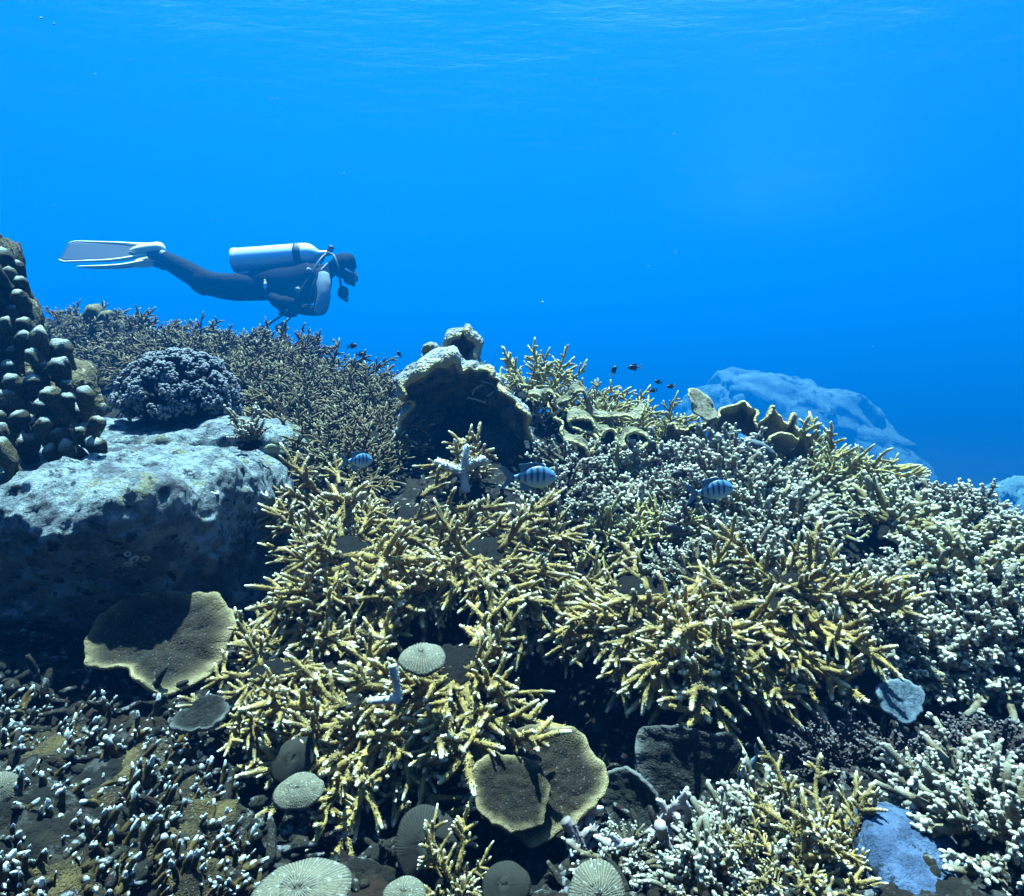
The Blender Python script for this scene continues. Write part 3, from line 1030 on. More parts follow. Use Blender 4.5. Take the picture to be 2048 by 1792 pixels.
# ------------------------------------------------------------------ foliose (vase and ruffled) corals
def spline(pts, n, closed=False):
    pts = np.asarray(pts, float)
    k = len(pts)
    out = []
    for s in np.linspace(0, k - 1, n):
        i = min(int(s), k - 2); t = s - i
        p0, p1, p2, p3 = pts[max(i - 1, 0)], pts[i], pts[i + 1], pts[min(i + 2, k - 1)]
        out.append(.5 * ((2 * p1) + (-p0 + p2) * t + (2 * p0 - 5 * p1 + 4 * p2 - p3) * t * t + (-p0 + 3 * p1 - 3 * p2 + p3) * t ** 3))
    return np.array(out)


def solid(o, th):
    m = o.modifiers.new('thickness', 'SOLIDIFY')
    m.thickness = th
    m.offset = 0
    return o


def sheet(rows, tips, rough=.004, seed=0, freq=22):
    """rows: list of (n,3) arrays lofted into one sheet"""
    n = len(rows[0])
    V = np.concatenate(rows)
    if hasattr(rough, '__len__'):
        rough = np.repeat(np.asarray(rough, float), n)[:, None]
    V = V + rough * np.column_stack([fbm(V, freq, 3, seed), fbm(V, freq, 3, seed + 5), fbm(V, freq, 3, seed + 10)])
    tt = np.concatenate([np.full(n, t) for t in tips])
    mb = MB(); mb.add(V, grid_faces(n, len(rows)), tt)
    return mb


def vase_lobe(rim_px, d, center_px, dc, lip, back, n=60, nr=16, seed=0, wave=.006, nw=9, sag=1.7):
    """returns the hollow inside (deep centre to rim) and the lip that curls over it"""
    rim = spline([P(x, y, d + (e[0] if e else 0))[:] for x, y, *e in rim_px], n)
    C = np.array(P(center_px[0], center_px[1], dc)[:])
    mid = rim.mean(0)
    outw = rim - mid
    outw[:, 1] = 0
    outw /= np.linalg.norm(outw, axis=1)[:, None] + 1e-9
    ph = np.linspace(0, nw * 2 * math.pi, n)
    rim = rim + outw * (wave * np.sin(ph + np.sin(ph * .4)))[:, None] + np.array([0, -1.0, 0]) * (wave * 1.5 * np.sin(ph * .8 + 1))[:, None]
    rows, tips = [], []
    for j in range(nr):
        t = (j + .01) / nr
        rows.append(C + (rim - C) * t ** (1 / sag))
        tips.append(max(0, (t - .9) / .1) * .6)
    rows.append(rim); tips.append(.8)
    inner = sheet(rows, tips, [.024 * (1 - ((k + 1) / len(rows)) ** 3) for k in range(len(rows))], seed, 17)
    if hasattr(lip, '__len__'):
        lip = np.interp(np.linspace(0, 1, n), np.linspace(0, 1, len(lip)), lip)[:, None]
    outw = outw * .7 + np.array([0, 0, .4])
    rows, tips = [rim - outw * .004], [1.0]
    for k in range(1, 9):
        a = k / 8 * 1.75
        rows.append(rim + outw * lip * math.sin(a) + np.array([0, 1.0, 0]) * back * (1 - math.cos(a)))
        tips.append(max(0, .95 - k * .33))
    outer = sheet(rows, tips, [0, .003] + [.009] * (len(rows) - 2), seed + 3, 26)
    return inner, outer


def cup_parts(name, *a, **k):
    i, o = vase_lobe(*a, **k)
    return [('hollow', i, 'fol_shaded'), (name, o, 'fol')]


def ribbon(rim_px, d, drop, n=70, nr=9, seed=0, ruff=.012, nw=7, curl=.35):
    """a wavy blade: the rim follows the photograph, the sheet runs down and back from it"""
    rim = spline([P(x, y, d + (e[0] if e else 0))[:] for x, y, *e in rim_px], n)
    drop = np.array(drop, float)
    T = np.gradient(rim, axis=0); T /= np.linalg.norm(T, axis=1)[:, None] + 1e-9
    side = np.cross(T, drop); side /= np.linalg.norm(side, axis=1)[:, None] + 1e-9
    ph = np.linspace(0, nw * 2 * math.pi, n)
    rows, tips = [], []
    for j in range(nr):
        t = j / (nr - 1)
        w = ruff * np.sin(ph + .8 * np.sin(ph * .37)) * (1 - t)
        rows.append(rim + drop * t + side * w[:, None] + side * (curl * np.linalg.norm(drop) * t * (1 - t)))
        tips.append(max(0, 1 - t / .28))
    return sheet(rows, tips, .007, seed, 30)


def foliose(name, label, base, parts, mat, th=.008):
    t = thing(name, base, label, 'coral')
    for pn, mb_, *mt in parts:
        for k in range(len(mb_.v)):
            mb_.v[k] = mb_.v[k] - np.array(base[:])
        solid(link(pn, mb_.mesh(pn), M[mt[0]] if mt else mat, t), th)
    return t


vb = P(940, 930, 2.05)
vt = foliose('vase_coral', 'large grey vase coral with yellow rim and dark hollow inside', vb,
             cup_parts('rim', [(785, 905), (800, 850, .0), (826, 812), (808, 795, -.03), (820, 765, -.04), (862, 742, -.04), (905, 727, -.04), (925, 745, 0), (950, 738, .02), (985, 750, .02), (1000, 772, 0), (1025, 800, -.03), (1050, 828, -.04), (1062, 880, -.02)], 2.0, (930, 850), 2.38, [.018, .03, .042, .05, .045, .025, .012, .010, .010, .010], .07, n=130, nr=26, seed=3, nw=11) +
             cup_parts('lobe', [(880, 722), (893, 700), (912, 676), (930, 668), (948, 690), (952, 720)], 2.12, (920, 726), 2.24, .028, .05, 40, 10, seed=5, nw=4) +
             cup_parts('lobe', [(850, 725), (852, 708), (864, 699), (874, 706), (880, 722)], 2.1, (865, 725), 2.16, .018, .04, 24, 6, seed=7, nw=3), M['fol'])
mbw = MB()
for pl in [[(962, 762), (985, 768), (990, 780), (975, 792)], [(935, 795), (955, 800), (972, 806)], [(965, 770), (950, 778), (945, 790)]]:
    pth = spline([(P(x, y, 2.06) - vb)[:] for x, y in pl], 14)
    tube(mbw, pth, np.linspace(.004, .003, 14), 6)
link('worm_tube', mbw.mesh('worm_tube'), M['bleach'], vt)
link('base', CORE[0], M['fol_shaded'], vt, P(930, 880, 2.3) - vb, None, (.20, .12, .15))
link('base', CORE[3], M['fol_shaded'], vt, P(1000, 900, 2.12) - vb, None, (.11, .08, .10))
foliose('ruffled_coral', 'yellow brown ruffled coral ribbons winding right of the vase coral', P(1180, 920, 2.0), [
    ('blade', ribbon([(1062, 800, .06), (1090, 793, .03), (1112, 800, 0), (1112, 830, 0), (1122, 862, -.04), (1155, 892, -.06), (1190, 908, -.06)], 2.0, (-.01, .06, .020), seed=1, nw=5)),
    ('blade', ribbon([(1190, 908, -.06), (1196, 890, -.03), (1175, 862, .02), (1140, 842, .05), (1155, 832, .05), (1190, 862, .0), (1215, 868, -.02), (1240, 892, -.05), (1256, 872, -.01), (1292, 882, -.01), (1290, 902, -.04)], 2.0, (.005, .055, .020), seed=2, nw=5, n=90)),
], M['fol_tan'])
foliose('ruffled_coral', 'low yellow rimmed coral fold just above the ruffled ribbons', P(1190, 850, 2.2), [
    ('blade', ribbon([(1118, 815, .05), (1135, 800, .02), (1150, 782, 0), (1166, 792, 0), (1175, 815, .03), (1195, 830, .04), (1240, 838, 0), (1270, 836, -.02), (1290, 815, .03)], 2.2, (.0, .05, .016), seed=4, nw=3)),
], M['fol_tan'])
foliose('folded_coral', 'grey brown folded coral with pointed crests beside the far outcrop', P(1530, 890, 2.2), [
    ('blade', ribbon([(1428, 856, -.02), (1436, 832, 0), (1452, 814, .01), (1475, 806, .02), (1500, 812, .01), (1514, 826, 0), (1520, 858, -.02)], 2.2, (0, .03, -.10), seed=13, nw=4, ruff=.010, nr=12)),
    ('blade', ribbon([(1515, 868, .03), (1528, 835, 0), (1542, 812, .0), (1552, 822, 0), (1575, 842, .02), (1585, 825, .02), (1592, 850, .02), (1622, 868, 0)], 2.15, (-.01, .04, -.10), seed=14, nw=3)),
    ('blade', ribbon([(1540, 880), (1570, 862), (1600, 880), (1618, 872), (1632, 890)], 2.08, (-.01, .04, -.07), seed=15, nw=2)),
    ('blade', ribbon([(1340, 852, .1), (1365, 858, .1), (1400, 850, .1), (1430, 830, .05)], 2.15, (0, .06, -.05), seed=12, nw=2)),
], M['fol_tan'])
# smooth pale stone seen below the folded coral
V, faces = sphere_rock(40, 24, 2.4)
mb = MB(); mb.add(V * np.array([.045, .022, .016]) * (1 + .06 * fbm(V, 2, 3, 5))[:, None], faces, 0)
tag(link('smooth_stone', mb.mesh('smooth_stone'), M['palerock'], loc=P(1525, 897, 2.06), rot=Quaternion((0, 1, 0), .55)), 'smooth pale stone below the folded coral on the crest', 'stone')


# ------------------------------------------------------------------ plate and mushroom corals
def disc(seed, lobes, nr=16, nt=220, bowl=.1, wav=.05, ridges=0, ridge_h=.02, dome=False, rim=.86):
    rng = np.random.default_rng(seed)
    th = np.arange(nt) * 2 * math.pi / nt
    out = np.ones(nt)
    for k, amp in list(lobes) + ([(4, .03), (7, .025), (9, .018), (14, .012), (23, .01)] if not ridges else [(5, .015), (8, .01)]):
        out += amp * np.cos(k * th + rng.uniform(0, 6.28))
    V, tt = [], []
    order = np.where(np.arange(nt) % 2 == 1, -1.0, np.where(np.arange(nt) % 4 == 0, 1.0, .85)) * rng.uniform(.85, 1.1, nt)
    start = np.where(np.arange(nt) % 8 == 0, .05, np.where(np.arange(nt) % 4 == 0, .12, .22))
    for j in range(nr + 1):
        t = (j + .02) / nr
        bend = .10 * math.sin(2.2 * t + seed)
        r = out * t
        x, y = r * np.cos(th + bend), r * np.sin(th + bend)
        z = (bowl * t * t if not dome else bowl * (1 - t ** 2.4))
        z = z + wav * t ** 2 * np.sin(3 * th + seed) + .5 * wav * t ** 3 * np.sin(7 * th + seed * 2)
        p3 = np.column_stack([x, y, np.full(nt, seed * 3.1)])
        z = z + .035 * fbm(p3, 2.2, 3, seed)
        if ridges:
            on = np.clip((t - start) * 5, 0, 1)
            z = z + ridge_h * order * on * (1.0 if t < .97 else .3)
            z = z - .10 * np.exp(-(x / .35) ** 2 - (y / .07) ** 2)
            tv = np.clip(order, 0, 1) * on * .55 + .12
        else:
            z = z + .010 * np.where(np.arange(nt) % 2 == 0, 1, -1) * np.clip(t * 2 - .5, 0, 1) * (.5 + .5 * fbm(p3, 6, 2, seed + 3)) + .012 * np.sin(t * 24 + 4 * fbm(p3, 1.5, 2, seed)) + .03 * fbm(p3, 7, 3, seed + 7)
            tv = max(0, (t - .55) / .45) ** 3.5 * np.clip(.65 + .45 * np.sin(th + seed) + .3 * fbm(p3, 5, 2, seed), 0, 1)
        V.append(np.column_stack([x, y, z]))
        tt.append(tv)
    mb = MB(); mb.add(np.concatenate(V), grid_faces(nt, nr + 1, True) + [tuple(range(nt))[::-1]], np.concatenate(tt))
    return mb


def plate(name, px, py, d, size_px, normal, label, mat, th=.006, roll=0.0, aspect=1.0, group=None, **kw):
    r = size_px / F * d
    m = disc(**kw).mesh(name)
    o = link(name, m, mat, loc=P(px, py, d), rot=dirquat(normal, roll), scale=(r, r * aspect, r))
    solid(o, th / r)
    return tag(o, label, 'coral', group)


plate('plate_coral', 322, 1285, 1.19, 128, (.32, -.5, .8), 'large tan plate coral with ribbed pale edge leaning below the boulder', M['plate'], seed=3, roll=.4, aspect=.9,
      lobes=[(1, .08), (2, .08), (3, .08), (5, .03)], bowl=.20, wav=.09)
plate('oval_plate_coral', 1402, 812, 2.2, 38, (.45, -.6, .65), 'tilted oval tan plate coral standing on the right crest', M['plate_tan'], seed=21, roll=.8, lobes=[(2, .1), (3, .06)], bowl=.12, wav=.08)
plate('plate_coral', 405, 1432, 1.02, 44, (.1, -.45, .9), 'small curled brown plate coral above the finger coral', M['plate_dark'], seed=9, lobes=[(2, .2), (3, .08)], bowl=.12, wav=.12)
plate('plate_coral', 1098, 1560, .98, 112, (.15, -.6, .8), 'dark brown speckled plate coral with pale lower rim behind the spray', M['plate'], seed=4, roll=2.0, lobes=[(1, .05), (2, .08), (3, .06), (6, .02)], bowl=.06, wav=.05)
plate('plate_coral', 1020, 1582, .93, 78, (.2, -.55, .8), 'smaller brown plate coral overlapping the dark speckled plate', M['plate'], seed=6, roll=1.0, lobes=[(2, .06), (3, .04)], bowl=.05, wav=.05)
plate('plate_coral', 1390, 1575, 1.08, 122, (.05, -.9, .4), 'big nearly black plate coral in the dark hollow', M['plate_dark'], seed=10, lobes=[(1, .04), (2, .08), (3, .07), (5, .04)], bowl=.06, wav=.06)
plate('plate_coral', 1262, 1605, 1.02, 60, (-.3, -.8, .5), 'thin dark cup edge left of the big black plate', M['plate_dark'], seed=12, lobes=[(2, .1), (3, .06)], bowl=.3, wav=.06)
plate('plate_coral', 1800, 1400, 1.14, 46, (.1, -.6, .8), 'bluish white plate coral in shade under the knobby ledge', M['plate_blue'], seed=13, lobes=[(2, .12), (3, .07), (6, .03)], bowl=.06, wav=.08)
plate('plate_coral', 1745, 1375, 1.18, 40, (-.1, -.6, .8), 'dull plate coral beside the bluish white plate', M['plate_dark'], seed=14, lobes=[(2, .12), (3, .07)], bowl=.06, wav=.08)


def mushroom(px, py, d, size_px, normal, label, mat, seed, aspect=.8, roll=0.0, rh=.035, nt=120, bowl=.32):
    size_px *= .82
    return plate('mushroom_coral', px, py, d, size_px, normal, label, M[mat], th=.006, roll=roll, aspect=aspect, seed=seed, nt=nt, nr=10, lobes=[(2, .05), (3, .03)],
                 bowl=bowl, wav=.02, ridges=1, ridge_h=rh, dome=True)


mushroom(845, 1320, 1.0, 64, (-.15, -.25, 1), 'pleated mushroom coral with fine ribs lodged among yellow staghorn', 'mush', 2, .8, 0, .045, 90)
mushroom(598, 1585, .92, 58, (-.1, -.5, .9), 'ribbed pale mushroom coral left of the bright staghorn spray', 'mush', 3, .8, .3, .03)
mushroom(588, 1520, .97, 55, (.2, -.7, .7), 'yellow brown mushroom coral tucked above the ribbed pale one', 'mush_dark', 4, .8, .8, .03)
mushroom(600, 1795, .72, 118, (-.1, -.35, 1), 'largest pale mushroom coral with starry central ribs', 'mush', 5, .8, .2, .022, 150, .26)
mushroom(1195, 1795, .76, 72, (0, -.75, .75), 'round evenly pleated white ribbed mushroom coral near knobby patch', 'mush', 6, 1.0, 0, .035, 110)
mushroom(1012, 1775, .80, 58, (-.1, -.6, .8), 'dark ribbed mushroom coral beside the evenly pleated one', 'mush_dark', 7, .9, 0, .035, 110)
mushroom(855, 1690, .88, 80, (0, -.75, .65), 'large black mushroom coral in shade beneath the staghorn spray', 'mush_dark', 8, 1, 0, .025, 130)
mushroom(810, 1790, .78, 48, (-.1, -.5, .9), 'small smooth brown mushroom coral under the large black one', 'mush', 9, .8, 0, .012, 90)
mushroom(2, 1580, .86, 38, (.5, -.6, .6), 'small striped mushroom coral at the edge of the finger coral', 'mush', 10, 1, 0, .035, 80)
mushroom(905, 975, 1.78, 38, (-.3, -.7, .6), 'small brown mushroom coral at the foot of the antler staghorn', 'mush_dark', 11, 1, 0, .02, 80)

# ------------------------------------------------------------------ brown finger coral in the lower left
def fingers(px, py, w, h, n, label):
    c = at_ground(px, py)
    t = thing('finger_coral', c, label, 'coral', 'brown finger coral below the boulder')
    r = w / F * c.y
    link('crust', crust_mesh(60 + n), M['crust'], t, (0, 0, -.035), None, (r * .55, r * .55, .05))
    for i in range(n):
        g = ground_hit(px + R.uniform(-.5, .5) * w, py + R.uniform(-.5, .5) * h)
        d = (R.gauss(.45, .28), R.gauss(-.15, .3), 1)
        s = R.choice([R.uniform(.010, .018), R.uniform(.016, .032)])
        link('finger', R.choice(FING), M['finger'], t, g + Vector((0, 0, .012)) - c, dirquat(d, R.uniform(0, 6)), (s, s, s * R.uniform(1.0, 2.0)))


for px, py, w, h, n, lab in [(70, 1480, 220, 130, 50, 'brown finger coral with white tips below the boulder foot'),
                             (290, 1490, 240, 130, 56, 'brown finger coral with white tips below the curled plates'),
                             (90, 1640, 260, 150, 60, 'brown finger coral next to the small striped mushroom coral'),
                             (340, 1640, 260, 150, 62, 'brown finger coral facing the ribbed pale mushroom coral'),
                             (120, 1770, 280, 120, 48, 'brown finger coral with sparse tall tips on bare crust'),
                             (400, 1770, 220, 120, 46, 'brown finger coral touching the largest mushroom coral')]:
    fingers(px, py, w, h, n, lab)

# dead branch tangle bottom centre right
rngd = np.random.default_rng(77)
dead = [[(1105, 1760), (1150, 1715), (1185, 1668), (1225, 1690), (1290, 1680)], [(1185, 1668), (1175, 1630), (1160, 1600)], [(1290, 1680), (1320, 1650), (1365, 1605), (1380, 1660)],
        [(1320, 1650), (1335, 1700), (1350, 1730)], [(1150, 1715), (1195, 1740), (1240, 1745)], [(1225, 1690), (1250, 1725)], [(1130, 1640), (1160, 1690), (1165, 1740)]]
b0 = P(1230, 1720, .92)
t = thing('dead_branches', b0, 'tangle of pale dead coral branches beneath the dark hollow', 'coral')
for k, pl in enumerate(dead):
    pth = spline([(P(x, y, .93 + .03 * rngd.normal()) - b0)[:] for x, y in pl], 18)
    mb = MB()
    branch_tube(mb, rngd, pth, .0085, .006, 7, 40, .6, .8)
    for q in range(4):
        i = rngd.integers(3, 15)
        branch_tube(mb, rngd, grow_path(rngd, pth[i], rngd.normal(0, 1, 3) + np.array([0, 0, .2]), .03, 4, .15), .006, .004, 6, 8, .5)
    link('branch', mb.mesh('dead_branch'), M['deadwood'], t)

# bleached antler base
b0 = P(930, 960, 1.72)
t = thing('bleached_branch', b0, 'bleached white forked coral branch at the antler staghorn base', 'coral')
for pl in [[(932, 985), (928, 950), (930, 915), (935, 890)], [(928, 945), (900, 935), (870, 922)], [(932, 930), (955, 925), (970, 915)]]:
    mb = MB()
    branch_tube(mb, rngd, spline([(P(x, y, 1.72) - b0)[:] for x, y in pl], 12), .012, .008, 8, 40, .6)
    link('branch', mb.mesh('bleached'), M['bleach'], t)
b0 = P(800, 1380, .97)
t = thing('bleached_branch', b0, 'bleached white bent twig under the pleated mushroom coral', 'coral')
for pl in [[(785, 1330), (792, 1360), (800, 1400)], [(800, 1398), (770, 1400), (735, 1402)]]:
    mb = MB()
    branch_tube(mb, rngd, spline([(P(x, y, .97) - b0)[:] for x, y in pl], 12), .0065, .005, 8, 30, .6)
    link('branch', mb.mesh('bleached'), M['bleach'], t)

# blue slab lower right
V, faces = sphere_rock(110, 60, 2.6)
V = V * (1 + .07 * fbm(V, 1.8, 4, 55))[:, None]
V = V * np.array([.10, .11, .045])
V = V + .006 * np.column_stack([fbm(V, 20, 4, 1), fbm(V, 20, 4, 2), fbm(V, 20, 4, 3)])
mb = MB(); mb.add(V, faces, 0)
tag(link('slab', mb.mesh('slab'), M['slab'], loc=P(1870, 1790, .80), rot=Quaternion((0, 1, 0), .5) @ Quaternion((1, 0, 0), .25)), 'smooth rounded blue grey slab among the knobby corals', 'stone')

# barnacle rings on the boulder front
for px, py, s in [(525, 985, 13), (268, 1118, 8), (292, 1116, 7), (256, 1128, 6), (255, 1108, 5), (430, 985, 7), (510, 1020, 6)]:
    d0 = 1.14
    p = P(px, py, 1.22)
    b = link('barnacle', barnacle_mesh, M['bleach'], boulder_obj, (0, 0, 0))
    b.matrix_parent_inverse = Matrix.Identity(4)
    b['px'] = [px, py, s]

# ------------------------------------------------------------------ loose rubble
def rubble():
    rng = np.random.default_rng(9)
    mb = MB()
    for k in range(5200):
        if k % 2:
            px, py = rng.uniform(-60, 2100), rng.uniform(1380, 1792)
        else:
            px, py = rng.uniform(450, 2100), rng.uniform(900, 1500)
        a = np.array(P(px, py, 1.0)[:])
        d = .8 + 1.6 * (1792 - py) / 900 + rng.uniform(-.2, .2)
        x, y = a[0] * d, a[1] * d
        p = np.array([x, y, gz(x, y) + .005])
        s = rng.uniform(.006, .02)
        if rng.random() < .5:
            path = grow_path(rng, p, rng.normal(0, 1, 3) * np.array([1, 1, .35]), s * 3.2, 4, .2)
            tube(mb, path, np.array([1, 1.1, 1, .9, .6]) * s * .35, 5, np.zeros(5))
        else:
            o = rng.normal(0, 1, 3)
            ball(mb, p, s * .8, 6, 4, None, o, rng.uniform(.5, .9))
    tag(link('coral_rubble', mb.mesh('rubble'), M['rubble']), 'broken coral rubble lying between the colonies', 'rubble', kind='stuff')


rubble()


# ------------------------------------------------------------------ fish
def fish_meshes():
    xs = np.linspace(0, 1, 22)
    top = np.interp(xs, [0, .08, .2, .4, .6, .78, .9, .97, 1], [.055, .06, .12, .235, .275, .235, .15, .07, .0])
    bot = np.interp(xs, [0, .08, .2, .4, .6, .78, .9, .97, 1], [.055, .06, .10, .205, .24, .20, .13, .06, .0])
    wid = np.interp(xs, [0, .1, .3, .6, .8, .93, 1], [.016, .03, .07, .105, .105, .06, .0])
    seg = 16
    V = []
    for x, a, b, w in zip(xs, top, bot, wid):
        for i in range(seg):
            th = 2 * math.pi * i / seg
            s = math.sin(th)
            V.append((x, math.cos(th) * (w + .002), (a if s > 0 else b) * s))
    mb = MB(); mb.add(V, grid_faces(seg, len(xs), True) + [tuple(range(seg))[::-1], tuple(range((len(xs) - 1) * seg, len(xs) * seg))], 0)
    body = mb.mesh('fish_body')

    def fin(pts, th=.008):
        mb = MB()
        n = len(pts)
        a = [(x, -th, z) for x, z in pts] + [(x, th, z) for x, z in pts]
        mb.add(a, [tuple(range(n)), tuple(range(n, 2 * n))[::-1]] + [(i, i + n, (i + 1) % n + n, (i + 1) % n) for i in range(n)], 0)
        return mb.mesh('fish_fin', False)
    tail = fin([(.06, .05), (-.02, .10), (-.16, .24), (-.30, .28), (-.20, .12), (-.13, .0), (-.20, -.13), (-.30, -.27), (-.16, -.22), (-.02, -.10), (.06, -.05)])
    dors = fin([(.76, .21), (.70, .30), (.55, .335), (.4, .33), (.28, .31), (.14, .30), (.17, .20), (.2, .10), (.4, .20), (.6, .25)])
    anal = fin([(.52, -.20), (.42, -.27), (.30, -.30), (.16, -.28), (.18, -.16), (.2, -.07), (.36, -.16)])
    pec = fin([(.70, -.02), (.60, .03), (.50, -.01), (.48, -.09), (.56, -.10), (.68, -.08)], .006)
    mb = MB(); ball(mb, (0, 0, 0), 1, 10, 7)
    return body, tail, dors, anal, pec, mb.mesh('fish_eye')


FB, FT, FD, FA, FP, FE = fish_meshes()


def fish(px, py, d, len_px, label, mats, heading=1, pitch=0.0, yaw=0.0, group=None, cat='fish', name='fish'):
    """heading 1: nose towards +x"""
    L = len_px / F * d / 1.25
    c = P(px, py, d)
    t = thing(name, c, label, cat, group)
    t.rotation_mode = 'XYZ'
    t.rotation_euler = (0, -pitch if heading > 0 else pitch, (0 if heading > 0 else math.pi) + yaw)
    sc = (L, L, L)
    off = (-.42 * L, 0, 0)
    bm, fm, tm = mats
    link('body', FB, bm, t, off, None, sc)
    link('tail_fin', FT, tm, t, off, None, sc)
    link('dorsal_fin', FD, fm, t, off, None, sc)
    link('anal_fin', FA, fm, t, off, None, sc)
    for s in (-1, 1):
        link('pectoral_fin', FP, fm, t, (off[0], s * .10 * L, 0), Quaternion((0, 0, 1), -s * .18), sc)
        link('eye', FE, M['eye'], t, (off[0] + .875 * L, s * .062 * L, .045 * L), None, .032 * L)
    return t


ST = (M['striped'], M['fishfin'], M['fishfin'])
DK = (M['darkfish'], M['darkfish'], M['darkfish'])
DW = (M['darkfish'], M['darkfish'], M['whitefish'])
fish(1062, 955, 1.50, 112, 'large blue fish with dark bars swimming before the knobby coral', ST, 1, 0.0, 0.1, name='striped_fish')
fish(1424, 982, 1.55, 100, 'blue green barred fish tilted upward over the knobby coral', ST, 1, .12, 0.15, name='striped_fish')
fish(716, 922, 1.62, 74, 'small blue barred fish turned away beside the brown thicket', ST, 1, -.05, .75, name='striped_fish')
GD = 'small dark fish hovering over the reef'
for px, py, d, s, h, pt, m_, lab in [
        (705, 692, 2.7, 22, 1, .2, DK, 'black fish just over the thicket edge beneath the diver'),
        (722, 709, 2.75, 22, 1, .0, DK, 'black fish half sunk in the thicket edge'),
        (798, 708, 2.8, 15, -1, -.9, DK, 'tiny lone black fish left of the vase coral'),
        (1228, 741, 2.4, 22, 1, 1.1, DW, 'black fish diving steeply with pale tail over the crest'),
        (1268, 735, 2.4, 27, -1, .05, DW, 'black fish with white tail highest over the crest'),
        (1316, 764, 2.4, 17, -1, -.3, DK, 'black fish close beside the low white tailed one'),
        (1342, 773, 2.4, 20, -1, .1, DW, 'black fish with white tail low over the crest staghorn'),
        (1306, 781, 2.4, 18, -1, .1, DK, 'black fish dipping into the crest staghorn'),
        (1352, 1062, 1.5, 48, -1, -.6, DK, 'plump black fish over the yellow staghorn beside knobby coral'),
        (1362, 950, 1.75, 46, -1, .0, DW, 'black fish with white tail over the barred fish'),
        (1430, 905, 1.9, 40, -1, .1, DW, 'black fish with white tail under the folded coral'),
        (1836, 975, 1.75, 30, 1, .8, DK, 'dark fish above the knobby coral against the far seabed'),
        (1638, 1104, 1.5, 42, -1, -.5, (M['whitefish'], M['darkfish'], M['whitefish']), 'small white fish in the dark pocket right of the staghorn'),
        (1728, 1188, 1.4, 34, -1, -.4, (M['whitefish'], M['darkfish'], M['whitefish']), 'tiny white fish among the knobby coral ledges'),
        (1180, 1195, 1.3, 10, 1, 0, DK, None)]:
    if lab:
        fish(px, py, d, s, lab, m_, h, pt, R.uniform(-.3, .3), GD, name='small_fish')
fish(1500, 1535, 1.02, 84, 'grey blue fish with yellow back nosing into the dark hollow', (M['fishgrey'], M['fishyellow'], M['fishgrey']), -1, 1.0, .2, name='reef_fish')
fish(550, 897, 1.75, 46, 'pale olive fish at the end of the boulder', (M['fisholive'], M['fisholive'], M['fisholive']), -1, 0, 0.2, name='reef_fish')
fish(1355, 1520, 1.1, 100, 'dim green fish sheltering in the dark hollow', (M['fishgrey'], M['fisholive'], M['fisholive']), 1, .1, .2, name='reef_fish')


